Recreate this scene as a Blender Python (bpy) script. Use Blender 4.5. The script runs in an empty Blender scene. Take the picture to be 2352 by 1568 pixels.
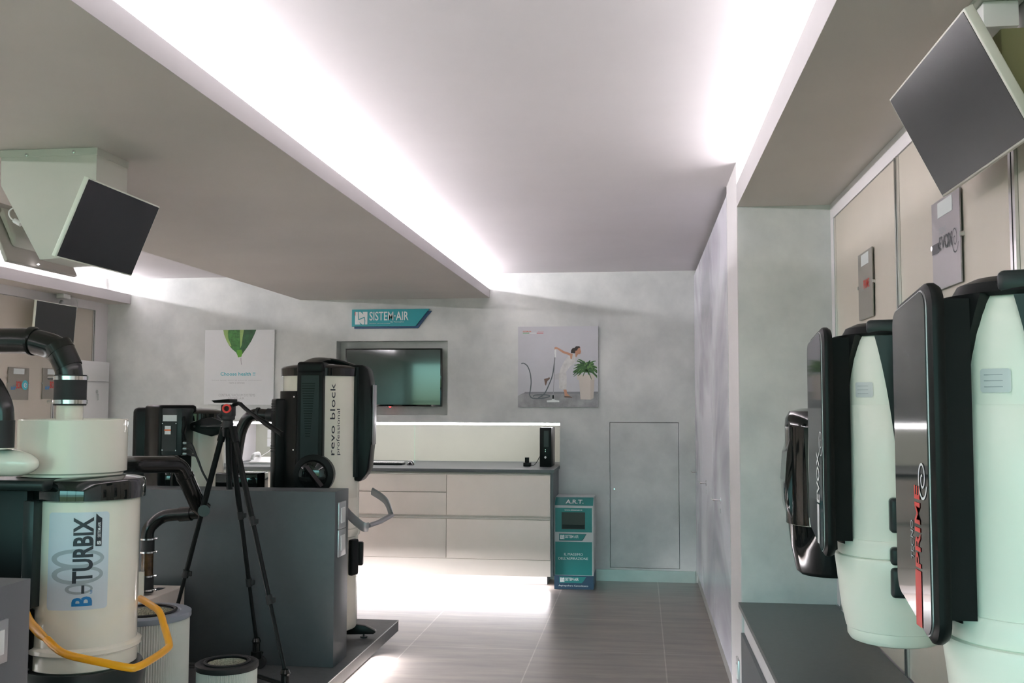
import bpy, bmesh, math, random
from mathutils import Vector, Matrix
random.seed(7)
S = bpy.context.scene
PI = math.pi
# ------------------------------------------------------------------ camera
H = 1.52
RW = ((0.99174427, 0.12820488, 0.00261047), (0.00559028, -0.06356452, 0.99796207), (-0.12810955, 0.98970857, 0.06375645))
cd = bpy.data.cameras.new('camera'); cam = bpy.data.objects.new('camera', cd); S.collection.objects.link(cam)
cd.lens = 35; cd.sensor_width = 36; cd.clip_start = .05; cd.clip_end = 60
m = Matrix(((RW[0][0], RW[1][0], -RW[2][0], 0), (RW[0][1], RW[1][1], -RW[2][1], 0), (RW[0][2], RW[1][2], -RW[2][2], H), (0, 0, 0, 1)))
cam.matrix_world = m
S.camera = cam
# ------------------------------------------------------------------ view and daylight
S.view_settings.view_transform = 'Standard'; S.view_settings.look = 'None'
S.view_settings.gamma = 1; S.view_settings.use_curve_mapping = False
S.view_settings.exposure = 1.54
W = bpy.data.worlds.new('daylight'); S.world = W; W.use_nodes = True
nt = W.node_tree; bg = nt.nodes['Background']
tc = nt.nodes.new('ShaderNodeTexCoord'); sx = nt.nodes.new('ShaderNodeSeparateXYZ'); rp = nt.nodes.new('ShaderNodeValToRGB')
nt.links.new(tc.outputs['Generated'], sx.inputs[0]); nt.links.new(sx.outputs['Z'], rp.inputs[0]); nt.links.new(rp.outputs[0], bg.inputs[0])
e = rp.color_ramp.elements
e[0].position = 0.0; e[0].color = (.10, .16, .10, 1); e[1].position = .12; e[1].color = (.36, .84, .84, 1)
bg.inputs[1].default_value = 3.2

LED = (1.0, .965, 1.0)
def area(name, loc, size, energy, direction, color=LED, spread=PI):
    l = bpy.data.lights.new(name, 'AREA'); l.shape = 'RECTANGLE'; l.size, l.size_y = size; l.energy = energy; l.color = color; l.spread = spread
    o = bpy.data.objects.new(name, l); S.collection.objects.link(o); o.location = loc
    d = Vector(direction).normalized(); z = -d
    lx = Vector((0, 1, 0)) if abs(d.y) < .9 else Vector((1, 0, 0))
    if name.endswith('x'): lx = Vector((1, 0, 0))
    y = z.cross(lx).normalized(); x = y.cross(z).normalized()
    o.rotation_euler = Matrix((x, y, z)).transposed().to_euler()
    return o
COVE = .56
area('led_cove_centre_left', (-1.55, 3.4, 2.592), (10.6, .02), 78*COVE, (.76, 0, .65))
area('led_cove_right', (.66, .95, 2.60), (7.7, .02), 56*COVE, (-.76, 0, .65))
area('led_cove_left_wall', (-4.93, 3.4, 2.585), (10.6, .02), 78*COVE, (.76, 0, .65))
area('led_platform', (-1.60, 3.1, .054), (5.7, .015), 46, (.75, 0, -.66), spread=2.5)
area('added_fill_left', (-3.81, 3.8, .052), (5.0, .02), 300, (-.9, 0, -.3))  # added fill hidden behind the island, bounces off the floor onto the centre soffit
area('added_fill_end_x', (-2.95, 6.33, .052), (1.7, .02), 38, (0, .9, -.3))  # added unseen strip at the platform's rear end, more bounce for the soffit
area('led_counter_x', (-2.15, 8.45, .108), (2.75, .03), 9, (0, -.6, -.8))
area('led_niche_x', (-2.2, 8.90, 1.345), (2.95, .03), .95, (0, .55, -.83))
wl = area('window_daylight_x', (-2.0, -3.02, 1.45), (5.6, 2.3), 1.0, (0, 1, 0)); wl.data.cycles.is_portal = True

# ------------------------------------------------------------------ materials
MATS = {}
def mat(name, color, rough=.5, metal=0, spec=.5, coat=0, noise=0, nscale=4, bump=0, bscale=60, col2=None, emit=None, es=0, stretch=(1, 1, 1), trans=0, detail=5):
    if name in MATS: return MATS[name]
    mt = bpy.data.materials.new(name); mt.use_nodes = True; n = mt.node_tree; b = n.nodes['Principled BSDF']
    c = tuple(color) + (1,)
    b.inputs['Base Color'].default_value = c; b.inputs['Roughness'].default_value = rough; b.inputs['Metallic'].default_value = metal
    b.inputs['Specular IOR Level'].default_value = spec; b.inputs['Coat Weight'].default_value = coat; b.inputs['Coat Roughness'].default_value = .04
    b.inputs['Transmission Weight'].default_value = trans
    if emit: b.inputs['Emission Color'].default_value = tuple(emit) + (1,); b.inputs['Emission Strength'].default_value = es
    t = n.nodes.new('ShaderNodeTexCoord'); mp = n.nodes.new('ShaderNodeMapping'); mp.inputs['Scale'].default_value = stretch
    n.links.new(t.outputs['Object'], mp.inputs[0])
    nz = n.nodes.new('ShaderNodeTexNoise'); nz.inputs['Scale'].default_value = nscale; nz.inputs['Detail'].default_value = detail; nz.inputs['Roughness'].default_value = .6
    n.links.new(mp.outputs[0], nz.inputs[0])
    k = noise if noise else .02
    r = n.nodes.new('ShaderNodeValToRGB'); r.color_ramp.elements[0].position = .32; r.color_ramp.elements[1].position = .68
    c2 = col2 if col2 else tuple(max(0, x*(1-k)) for x in color)
    c1 = color if col2 else tuple(min(1, x*(1+k)) for x in color)
    r.color_ramp.elements[0].color = tuple(c2)+(1,); r.color_ramp.elements[1].color = tuple(c1)+(1,)
    n.links.new(nz.outputs[0], r.inputs[0]); n.links.new(r.outputs[0], b.inputs['Base Color'])
    if bump:
        nb = n.nodes.new('ShaderNodeTexNoise'); nb.inputs['Scale'].default_value = bscale; n.links.new(t.outputs['Object'], nb.inputs[0])
        bp = n.nodes.new('ShaderNodeBump'); bp.inputs['Strength'].default_value = bump; bp.inputs['Distance'].default_value = .002
        n.links.new(nb.outputs[0], bp.inputs['Height']); n.links.new(bp.outputs[0], b.inputs['Normal'])
    MATS[name] = mt; return mt
plaster = mat('plaster', (.68, .69, .67), .6, col2=(.49, .51, .505), nscale=2.4, detail=9, bump=.15, bscale=25)
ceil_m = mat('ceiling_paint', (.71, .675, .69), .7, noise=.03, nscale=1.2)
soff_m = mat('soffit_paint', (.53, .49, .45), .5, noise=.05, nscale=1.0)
white_paint = mat('white_paint', (.72, .69, .70), .6, noise=.02)
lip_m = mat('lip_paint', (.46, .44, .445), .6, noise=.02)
pillar_m = mat('pillar_paint', (.63, .61, .61), .55, noise=.03, nscale=3)
cab_m = mat('cabinet_laminate', (.78, .71, .64), .45, noise=.02)
plinth_m = mat('brushed_steel', (.42, .42, .40), .36, metal=.6, noise=.1, nscale=3)
worktop_m = mat('dark_worktop', (.075, .085, .088), .38, noise=.08, nscale=40)
darkgrey = mat('dark_grey_laminate', (.072, .083, .090), .42, noise=.04, nscale=20)
midgrey = mat('platform_grey', (.082, .086, .088), .5, noise=.12, nscale=30)
panel_m = mat('beige_panel', (.53, .48, .41), .38, noise=.02, bump=.05, bscale=200)
chrome = mat('chrome', (.75, .75, .75), .18, metal=1)
alu = mat('aluminium', (.55, .56, .57), .35, metal=.9, noise=.05)
cream = mat('cream_enamel', (.83, .80, .69), .16, coat=.6, noise=.01)
cream2 = mat('mint_cream_plastic', (.86, .88, .78), .33, noise=.01)
black = mat('black_plastic', (.008, .009, .009), .33, spec=.15, noise=.1)
gloss = mat('gloss_black', (.006, .007, .007), .06, spec=.4, coat=.35, noise=.1)
teal_black = mat('satin_black', (.016, .023, .023), .3, spec=.28, noise=.05)
pipe_m = mat('pipe_black', (.012, .012, .011), .22, noise=.2)
rubber = mat('rubber', (.014, .015, .016), .6, noise=.1)
white_pl = mat('white_plastic', (.72, .72, .71), .35)
screen_m = mat('screen_glass', (.006, .006, .007), .26, spec=.4)
tvglass = mat('tv_glass', (.010, .011, .011), .08, spec=1.0, coat=1.0)
yellow = mat('yellow_paint', (.80, .36, .012), .3, noise=.04)
bracket_m = mat('bracket_enamel', (.60, .59, .53), .45, noise=.02)
silver = mat('silver_plastic', (.33, .33, .34), .35, metal=.4)
teal = mat('teal_board', (.012, .30, .34), .35)
navy = mat('navy_board', (.012, .06, .17), .35)
teal_bin = mat('teal_print', (.008, .185, .178), .4)
navy_bin = mat('navy_print', (.012, .04, .085), .4)
white_print = mat('white_print', (.72, .74, .74), .45)
red = mat('red_print', (.62, .03, .02), .4)
blue = mat('blue_print', (.01, .20, .50), .4)
cyan = mat('cyan_print', (.05, .45, .55), .4)
charcoal = mat('charcoal_print', (.03, .03, .04), .4)
greyprint = mat('grey_print', (.33, .38, .40), .5)
label_m = mat('label_film', (.62, .68, .73), .3)
paper = mat('paper', (.62, .66, .66), .5)
orange = mat('orange_print', (.65, .12, .02), .5)
filt = mat('filter_paper', (.62, .62, .57), .7, noise=.05)
filt_rim = mat('filter_rim_grey', (.22, .25, .29), .4)
mesh_m = mat('filter_mesh', (.42, .42, .33), .6, noise=.6, nscale=220)
brown = mat('sight_tube', (.10, .055, .022), .15, noise=.5, nscale=14)
ledm = mat('led_diffuser', (1, 1, 1), .5, emit=LED, es=9)
redled = mat('red_led', (.5, .01, .01), .4, emit=(1, .02, .02), es=3)

def wood_doors():
    mt = bpy.data.materials.new('printed_doors'); mt.use_nodes = True; n = mt.node_tree; b = n.nodes['Principled BSDF']; b.inputs['Roughness'].default_value = .22
    t = n.nodes.new('ShaderNodeTexCoord'); mp = n.nodes.new('ShaderNodeMapping'); mp.inputs['Scale'].default_value = (1, .32, .40); mp.inputs['Rotation'].default_value = (.25, 0, 0)
    n.links.new(t.outputs['Object'], mp.inputs[0])
    nz = n.nodes.new('ShaderNodeTexNoise'); nz.inputs['Scale'].default_value = 1.5; nz.inputs['Detail'].default_value = 4; nz.inputs['Distortion'].default_value = 1.6
    n.links.new(mp.outputs[0], nz.inputs[0])
    r = n.nodes.new('ShaderNodeValToRGB'); r.color_ramp.elements[0].position = .34; r.color_ramp.elements[1].position = .56
    r.color_ramp.elements[0].color = (.36, .35, .40, 1); r.color_ramp.elements[1].color = (.80, .79, .87, 1)
    n.links.new(nz.outputs[0], r.inputs[0]); n.links.new(r.outputs[0], b.inputs['Base Color']); return mt
door_print = wood_doors()

def floor_mat():
    mt = bpy.data.materials.new('floor_tiles'); mt.use_nodes = True; n = mt.node_tree; b = n.nodes['Principled BSDF']
    t = n.nodes.new('ShaderNodeTexCoord'); mp = n.nodes.new('ShaderNodeMapping'); n.links.new(t.outputs['Object'], mp.inputs[0])
    mp.inputs['Location'].default_value = (-.165+8, -8.16+9.4, 0)
    br = n.nodes.new('ShaderNodeTexBrick'); br.offset = 0; br.squash = 1
    for k, v in (('Scale', 1), ('Mortar Size', .004), ('Mortar Smooth', .1), ('Brick Width', .797), ('Row Height', .94), ('Bias', 0)): br.inputs[k].default_value = v
    br.inputs['Color1'].default_value = (.235, .208, .188, 1); br.inputs['Color2'].default_value = (.275, .245, .222, 1); br.inputs['Mortar'].default_value = (.42, .39, .36, 1)
    n.links.new(mp.outputs[0], br.inputs[0])
    m2 = n.nodes.new('ShaderNodeMapping'); m2.inputs['Scale'].default_value = (.8, 5, 1); n.links.new(t.outputs['Object'], m2.inputs[0])
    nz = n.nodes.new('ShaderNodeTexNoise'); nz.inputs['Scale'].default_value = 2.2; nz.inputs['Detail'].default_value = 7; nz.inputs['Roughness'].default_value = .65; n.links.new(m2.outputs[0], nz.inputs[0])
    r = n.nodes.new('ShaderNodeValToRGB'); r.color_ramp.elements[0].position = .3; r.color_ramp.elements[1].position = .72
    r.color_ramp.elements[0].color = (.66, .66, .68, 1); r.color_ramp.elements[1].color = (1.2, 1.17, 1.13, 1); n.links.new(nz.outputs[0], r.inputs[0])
    mx = n.nodes.new('ShaderNodeMix'); mx.data_type = 'RGBA'; mx.blend_type = 'MULTIPLY'; mx.inputs[0].default_value = 1
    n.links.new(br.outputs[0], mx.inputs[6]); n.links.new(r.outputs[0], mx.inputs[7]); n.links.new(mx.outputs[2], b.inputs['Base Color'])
    b.inputs['Roughness'].default_value = .33; return mt
floor_m = floor_mat()

# ------------------------------------------------------------------ helpers
def V(*a): return Vector(a)
def at(x, y, X=None, Y=None, Z=None):
    a = ((x-1176)/2286.7, -(y-784)/2286.7, 1.0)
    d = Vector([sum(RW[i][j]*a[i] for i in range(3)) for j in range(3)])
    t = X/d.x if X is not None else Y/d.y if Y is not None else (Z-H)/d.z
    return V(0, 0, H) + d*t
ORG = {}
class MB:
    def __init__(s): s.b = bmesh.new()
    def box(s, x0, x1, y0, y1, z0, z1, mi=0, bev=0, seg=2):
        vs = [s.b.verts.new(p) for p in ((x0, y0, z0), (x1, y0, z0), (x1, y1, z0), (x0, y1, z0), (x0, y0, z1), (x1, y0, z1), (x1, y1, z1), (x0, y1, z1))]
        fs = [s.b.faces.new([vs[i] for i in q]) for q in ((3, 2, 1, 0), (4, 5, 6, 7), (0, 1, 5, 4), (1, 2, 6, 5), (2, 3, 7, 6), (3, 0, 4, 7))]
        for f in fs: f.material_index = mi
        if bev: 
            es = list({e for f in fs for e in f.edges})
            bmesh.ops.bevel(s.b, geom=es, offset=bev, segments=seg, affect='EDGES', profile=.5)
        return s
    def hexa(s, pts, mi=0, bev=0):
        vs = [s.b.verts.new(p) for p in pts]
        fs = [s.b.faces.new([vs[i] for i in q]) for q in ((3, 2, 1, 0), (4, 5, 6, 7), (0, 1, 5, 4), (1, 2, 6, 5), (2, 3, 7, 6), (3, 0, 4, 7))]
        for f in fs: f.material_index = mi
        if bev: bmesh.ops.bevel(s.b, geom=list({e for f in fs for e in f.edges}), offset=bev, segments=3, affect='EDGES', profile=.5)
        return s
    def prism(s, pts, d, mi=0, bev=0):
        """pts: closed outline in 3D, extruded by vector d"""
        d = Vector(d); a = [s.b.verts.new(p) for p in pts]; c = [s.b.verts.new(Vector(p)+d) for p in pts]; n = len(pts)
        fs = [s.b.faces.new(a[::-1]), s.b.faces.new(c)]
        for i in range(n): fs.append(s.b.faces.new((a[i], a[(i+1) % n], c[(i+1) % n], c[i])))
        for f in fs: f.material_index = mi
        if bev: bmesh.ops.bevel(s.b, geom=list({e for f in fs for e in f.edges}), offset=bev, segments=2, affect='EDGES', profile=.5)
        bmesh.ops.recalc_face_normals(s.b, faces=[f for f in fs if f.is_valid]); return s
    def lathe(s, prof, c, seg=64, mi=0, ax='z'):
        rings = []
        for r, z in prof:
            ring = []
            for k in range(seg if r > 1e-6 else 1):
                a = 2*PI*k/seg
                p = (r*math.cos(a), r*math.sin(a), z)
                if ax == 'x': p = (z, r*math.cos(a), r*math.sin(a))
                if ax == 'y': p = (r*math.sin(a), z, r*math.cos(a))
                ring.append(s.b.verts.new((c[0]+p[0], c[1]+p[1], c[2]+p[2])))
            rings.append(ring)
        for A, B in zip(rings, rings[1:]):
            for k in range(seg):
                q = []
                for v in ((A[k % len(A)], A[(k+1) % len(A)], B[(k+1) % len(B)], B[k % len(B)])):
                    if v not in q: q.append(v)
                if len(q) > 2:
                    try: s.b.faces.new(q).material_index = mi
                    except ValueError: pass
        return s
    def tube(s, pts, r, seg=20, mi=0, cap=True, flat=None):
        """sweep; r scalar or list; flat=(a,b) gives an elliptical section"""
        pts = [Vector(p) for p in pts]; n = len(pts); R = r if isinstance(r, (list, tuple)) else [r]*n
        t = [(pts[min(i+1, n-1)]-pts[max(i-1, 0)]).normalized() for i in range(n)]
        u = t[0].orthogonal().normalized() if abs(t[0].z) > .9 else V(0, 0, 1).cross(t[0]).normalized()
        rings = []
        for i in range(n):
            u = (u - t[i]*u.dot(t[i])).normalized(); w = t[i].cross(u)
            fa, fb = flat if flat else (1, 1)
            rings.append([s.b.verts.new(pts[i]+(u*math.cos(2*PI*k/seg)*fa+w*math.sin(2*PI*k/seg)*fb)*R[i]) for k in range(seg)])
        for A, B in zip(rings, rings[1:]):
            for k in range(seg): s.b.faces.new((A[k], A[(k+1) % seg], B[(k+1) % seg], B[k])).material_index = mi
        if cap: s.b.faces.new(rings[0][::-1]).material_index = mi; s.b.faces.new(rings[-1]).material_index = mi
        return s
    def shell(s, c, r0, r1, a0, a1, z0, z1, n=24, nz=1, mi=0):
        """curved slab round a cylinder; angle 0 faces -Y, positive towards +X. a0/a1 numbers or functions of z 0..1"""
        f = lambda a, t: a(t) if callable(a) else a
        P = lambda r, a, z: (c[0]+r*math.sin(a), c[1]-r*math.cos(a), z)
        G = [[[s.b.verts.new(P(r, math.radians(f(a0, j/nz)+(f(a1, j/nz)-f(a0, j/nz))*i/n), z0+(z1-z0)*j/nz)) for i in range(n+1)] for j in range(nz+1)] for r in (r0, r1)]
        A, B = G; F = []
        for j in range(nz):
            for i in range(n):
                F.append((B[j][i], B[j][i+1], B[j+1][i+1], B[j+1][i])); F.append((A[j][i], A[j+1][i], A[j+1][i+1], A[j][i+1]))
            F.append((A[j][0], B[j][0], B[j+1][0], A[j+1][0])); F.append((A[j][n], A[j+1][n], B[j+1][n], B[j][n]))
        for i in range(n):
            F.append((A[0][i], A[0][i+1], B[0][i+1], B[0][i])); F.append((A[nz][i], B[nz][i], B[nz][i+1], A[nz][i+1]))
        for q in F: s.b.faces.new(q).material_index = mi
        return s
    def obox(s, c, ang, r0, r1, hw, z0, z1, bev=0, mi=0, hw2=None, off=0):
        """box standing radially off an axis"""
        a = math.radians(ang); d = V(math.sin(a), -math.cos(a), 0); t = V(math.cos(a), math.sin(a), 0); h2 = hw if hw2 is None else hw2
        c = V(c[0], c[1], 0)+t*off
        P = [c+d*r+t*w+V(0, 0, z) for z in (z0, z1) for r, w in ((r0, -hw), (r0, hw), (r1, h2), (r1, -h2))]
        return s.hexa([P[1], P[0], P[3], P[2], P[5], P[4], P[7], P[6]], mi, bev)
    def build(s, name, mats, parent=None, smooth=True, sharp=34, recalc=True):
        bm = s.b
        if recalc: bmesh.ops.recalc_face_normals(bm, faces=bm.faces[:])
        if not isinstance(mats, (list, tuple)): mats = [mats]
        for f in bm.faces: f.smooth = smooth
        for ed in bm.edges:
            if len(ed.link_faces) == 2 and ed.calc_face_angle(0) > math.radians(sharp): ed.smooth = False
        if parent is not None: o0 = ORG[parent.name]
        else:
            xs = [v.co for v in bm.verts]
            o0 = V((min(v.x for v in xs)+max(v.x for v in xs))/2, (min(v.y for v in xs)+max(v.y for v in xs))/2, min(v.z for v in xs))
            if name.startswith(('wall', 'floor', 'ceiling', 'trim', 'door', 'baseboard')): o0 = V(0, 0, 0)
        bmesh.ops.translate(bm, verts=bm.verts[:], vec=-o0)
        me = bpy.data.meshes.new(name); bm.to_mesh(me); bm.free()
        for q in mats: me.materials.append(q)
        o = bpy.data.objects.new(name, me); S.collection.objects.link(o)
        if parent is not None: o.parent = parent
        else: o.location = o0
        ORG[o.name] = o0
        return o
def tag(o, label, cat, group=None):
    o['label'] = label; o['category'] = cat
    if group: o['group'] = group
    return o
def thing(name, label, cat, loc, group=None):
    o = bpy.data.objects.new(name, None); S.collection.objects.link(o); o.location = loc; o.empty_display_size = .05; ORG[o.name] = Vector(loc)
    return tag(o, label, cat, group)
def struct(o): o['kind'] = 'structure'; return o
def boxo(name, b, mt, parent=None, bev=0): return MB().box(*b, bev=bev).build(name, mt, parent)
def sm(pts, n=6):
    """Catmull-Rom"""
    pts = [Vector(p) for p in pts]; out = []
    for i in range(len(pts)-1):
        p0 = pts[max(i-1, 0)]; p1 = pts[i]; p2 = pts[i+1]; p3 = pts[min(i+2, len(pts)-1)]
        for k in range(n):
            t = k/n; out.append(.5*((2*p1)+(p2-p0)*t+(2*p0-5*p1+4*p2-p3)*t*t+(3*p1-p0-3*p2+p3)*t**3))
    out.append(pts[-1]); return out
def bend(pts, rad=.05, n=8):
    """straight runs joined by round bends"""
    pts = [Vector(p) for p in pts]; out = [pts[0]]
    for a, b, c in zip(pts, pts[1:], pts[2:]):
        u = (a-b); w = (c-b); r = min(rad, u.length*.49, w.length*.49); u.normalize(); w.normalize(); p = b+u*r; q = b+w*r
        for k in range(n+1):
            t = k/n; out.append(p*(1-t)**2+b*2*t*(1-t)+q*t*t)
    out.append(pts[-1]); return out
FACE = {'-y': (V(1, 0, 0), V(0, 0, 1), V(0, -1, 0)), '-x': (V(0, -1, 0), V(0, 0, 1), V(-1, 0, 0)), '+x': (V(0, 1, 0), V(0, 0, 1), V(1, 0, 0))}
def text_bm(s, w, h, bold=0, space=1.0):
    """text fitted to a w x h rectangle, as a flat bmesh in x,y (origin lower left)"""
    cu = bpy.data.curves.new('t', 'FONT'); cu.body = s; cu.size = 1; cu.offset = bold; cu.space_character = space; cu.resolution_u = 3
    o = bpy.data.objects.new('t', cu); S.collection.objects.link(o)
    me = bpy.data.meshes.new_from_object(o.evaluated_get(bpy.context.evaluated_depsgraph_get()))
    bpy.data.objects.remove(o); bpy.data.curves.remove(cu)
    bm = bmesh.new(); bm.from_mesh(me); bpy.data.meshes.remove(me)
    xs = [v.co.x for v in bm.verts]; ys = [v.co.y for v in bm.verts]; x0, x1, y0, y1 = min(xs), max(xs), min(ys), max(ys)
    for v in bm.verts: v.co = V((v.co.x-x0)/(x1-x0)*w, (v.co.y-y0)/(y1-y0)*h, 0)
    return bm
def flat_map(bm, org, face, rot=0, lift=.0012):
    R_, U_, N_ = FACE[face] if isinstance(face, str) else face
    if rot == 90: R_, U_ = U_, -R_      # reads from bottom to top
    for v in bm.verts: v.co = Vector(org)+R_*v.co.x+U_*v.co.y+N_*lift
def text(name, s, org, w, h, face, mt, parent, rot=0, bold=0, space=1.0, lift=.0012):
    bm = text_bm(s, w, h, bold, space); flat_map(bm, org, face, rot, lift)
    mb = MB(); mb.b.free(); mb.b = bm; return mb.build(name, mt, parent, smooth=False, recalc=False)
def cyl_map(bm, c, r, ang, z, rot=90):
    """wrap a flat bmesh on a cylinder: text reads upward, its top towards -angle"""
    if rot == 90:
        for v in bm.verts: v.co = V(-v.co.y, v.co.x, 0)
    x0 = min(v.co.x for v in bm.verts); x1 = max(v.co.x for v in bm.verts); x = x0
    while x < x1:
        g = bm.verts[:]+bm.edges[:]+bm.faces[:]
        bmesh.ops.bisect_plane(bm, geom=g, plane_co=(x, 0, 0), plane_no=(1, 0, 0)); x += .012
    for v in bm.verts:
        a = math.radians(ang)+v.co.x/r
        v.co = V(c[0]+r*math.sin(a), c[1]-r*math.cos(a), z+v.co.y)
def poly(mb, pts, org, sc, face, lift, mi=0):
    """flat polygon decal; pts in unit coordinates"""
    R_, U_, N_ = FACE[face]
    vs = [mb.b.verts.new(Vector(org)+R_*(p[0]*sc[0])+U_*(p[1]*sc[1])+N_*lift) for p in pts]
    f = mb.b.faces.new(vs); f.material_index = mi
    f.normal_update()
    if f.normal.dot(N_) < 0: f.normal_flip()
def stroke(mb, pts, wd, org, sc, face, lift, mi=0, smooth=True):
    P = sm([V(p[0]*sc[0], p[1]*sc[1], 0) for p in pts], 5) if smooth else [V(p[0]*sc[0], p[1]*sc[1], 0) for p in pts]
    R_, U_, N_ = FACE[face]; n = len(P); prev = None
    for i in range(n):
        t = (P[min(i+1, n-1)]-P[max(i-1, 0)]).normalized(); q = V(-t.y, t.x, 0); w = (wd[0]+(wd[1]-wd[0])*i/(n-1) if isinstance(wd, tuple) else wd)*.5
        cur = [mb.b.verts.new(Vector(org)+R_*k.x+U_*k.y+N_*lift) for k in (P[i]+q*w, P[i]-q*w)]
        if prev:
            f = mb.b.faces.new((prev[0], prev[1], cur[1], cur[0])); f.material_index = mi; f.normal_update()
            if f.normal.dot(N_) < 0: f.normal_flip()
        prev = cur

# ================================================================== THE ROOM
D = 8.8; ZC = 2.7; ZS = 2.48; XR = .465; XW = .915; XL = -5.0; YF = -3.1; YA = 4.87
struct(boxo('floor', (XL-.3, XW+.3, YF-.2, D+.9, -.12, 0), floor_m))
struct(boxo('ceiling', (XL-.3, XW+.3, YF-.2, D+.9, ZC, ZC+.1), ceil_m))
def wall_y(name, y0, y1, x0, x1, z0, z1, holes, mt):
    xs = sorted({x0, x1, *[h[0] for h in holes], *[h[1] for h in holes]}); zs = sorted({z0, z1, *[h[2] for h in holes], *[h[3] for h in holes]})
    mb = MB()
    for a, b in zip(xs, xs[1:]):
        for c, d in zip(zs, zs[1:]):
            if any(h[0] <= a and b <= h[1] and h[2] <= c and d <= h[3] for h in holes): continue
            mb.box(a, b, y0, y1, c, d)
    return struct(mb.build(name, mt))
NX0, NX1, CX = -3.74, -.712, -.735
wall_y('wall_back', D, D+.13, XL-.3, XW+.3, 0, ZC, [(-2.756, -1.722, 1.429, 2.098), (NX0, NX1, .962, 1.362), (-.274, .325, .114, 1.373)], plaster)
struct(boxo('wall_back_niche', (-2.80, -1.68, D+.13, D+.16, 1.40, 2.13), plaster))
mb = MB(); mb.box(NX0-.1, NX0, D+.13, 9.42, .96, 1.46); mb.box(NX1, NX1+.05, D+.13, 9.42, .96, 1.39); mb.box(NX0, NX1, D+.13, 9.42, 1.362, 1.39)
struct(mb.build('trim_1', white_paint))
o = MB().box(-.270, .321, D, D+.03, .118, 1.369).build('door_1', plaster); struct(o)
boxo('backing', (-.29, .34, D+.13, D+.14, .10, 1.39), black, o); o2 = MB().lathe([(.007, 0), (.007, -.003), (0, -.004)], (-.235, D, .79), 16, ax='y').build('door_lock', chrome, o)
struct(boxo('baseboard_back', (CX+.34, XR-.01, D-.012, D, 0, .098), plinth_m))
struct(boxo('wall_left', (XL-.3, XL, YF, D, 0, ZC), plaster))
# front wall with the shop window behind the camera
mb = MB(); mb.box(XL-.3, -4.9, YF-.15, YF, 0, ZC); mb.box(.85, XW+.3, YF-.15, YF, 0, ZC); mb.box(-4.9, .85, YF-.15, YF, 0, .25); mb.box(-4.9, .85, YF-.15, YF, 2.45, ZC)
struct(mb.build('wall_front', plaster))
mb = MB()
for x in (-4.9, -3.0, -1.1, .79): mb.box(x, x+.06, YF-.12, YF-.04, .25, 2.45)
for z in (.25, 1.55, 2.39): mb.box(-4.9, .85, YF-.12, YF-.04, z, z+.06)
w = struct(mb.build('window_1', darkgrey))
# right-hand wall: alcove wall, its far return, pillar, printed doors
struct(boxo('wall_right', (XW, XW+.2, YF, YA, 0, ZC), white_paint))
struct(boxo('wall_alcove', (XR+.005, XW+.2, YA, YA+.14, 0, ZS), plaster))
mb = MB(); mb.box(XR, XR+.5, YA+.001, 5.42, 0, ZC)
struct(mb.build('wall_pillar', pillar_m))
struct(boxo('wall_cupboard', (XR+.03, XR+.5, 5.42, D, 0, ZC), darkgrey))
hand = []
for i, (y0, y1, hy) in enumerate(((7.81, D-.005, 8.50), (6.665, 7.80, 7.33), (5.43, 6.655, 6.03))):
    d_ = struct(boxo('door_%d' % (i+2), (XR, XR+.022, y0, y1, .105, 2.655), door_print)); 
    mb = MB(); mb.tube(bend([(XR, hy, .965), (XR-.045, hy, .965), (XR-.047, hy+.10, .965)], .01), .006, 10); mb.lathe([(.022, .001), (.022, -.006), (0, -.006)], (XR, hy, .965), 20, ax='x')
    mb.build('door_handle', chrome, d_)
    mb = MB(); mb.lathe([(.014, .001), (.014, -.004), (0, -.004)], (XR, hy, .90), 16, ax='x'); mb.build('keyhole', chrome, d_)
struct(boxo('baseboard_right', (XR+.012, XR+.03, 5.42, D, 0, .10), plinth_m))
mb = MB(); mb.box(XR+.0301, XR+.032, 5.42, 5.428, 0, 2.6); struct(boxo('trim_2', (XR-.001, XR+.03, 5.421, 5.427, 0, 2.66), alu)); mb.b.free()
# dropped ceilings with their light channels
def soffit(name, x0, x1, y0, y1, z, lips):
    mb = MB(); mb.box(x0+.001, x1-.001, y0, y1, z, z+.022)
    for (a, b, h) in lips: mb.box(a, b, y0, y1, z+.0005, z+h, mi=1)
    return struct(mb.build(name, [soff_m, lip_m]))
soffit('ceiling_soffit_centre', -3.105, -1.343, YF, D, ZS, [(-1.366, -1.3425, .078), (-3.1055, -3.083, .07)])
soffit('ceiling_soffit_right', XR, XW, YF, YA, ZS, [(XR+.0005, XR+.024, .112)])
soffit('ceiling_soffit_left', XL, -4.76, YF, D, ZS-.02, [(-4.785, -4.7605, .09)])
# inside of the ceiling drop
mb = MB(); mb.box(-1.72, -1.62, YF, D, ZS+.022, ZC); struct(mb.build('trim_3', white_paint))
# left wall panelling
GP = 'beige wall panels on the left wall'
edges = [8.56, 7.95, 6.75, 5.55, 4.35, 3.15]
struct(boxo('trim_4', (XL, XL+.0118, 8.581, D, 0, ZS-.02), white_paint)); struct(boxo('trim_5', (XL, XL+.012, 2.0, 8.58, 2.385, ZS-.02), white_paint))
for a, b in zip(edges[1:], edges):
    pnl = struct(boxo('wall_left_panel', (XL, XL+.01, a+.02, b-.02, .3, 2.38), panel_m)); 
for y in edges:
    struct(boxo('trim_6', (XL, XL+.018, y-.018, y-.004, .3, 2.38), chrome)); struct(boxo('trim_7', (XL, XL+.018, y+.004, y+.018, .3, 2.38), chrome))
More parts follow.
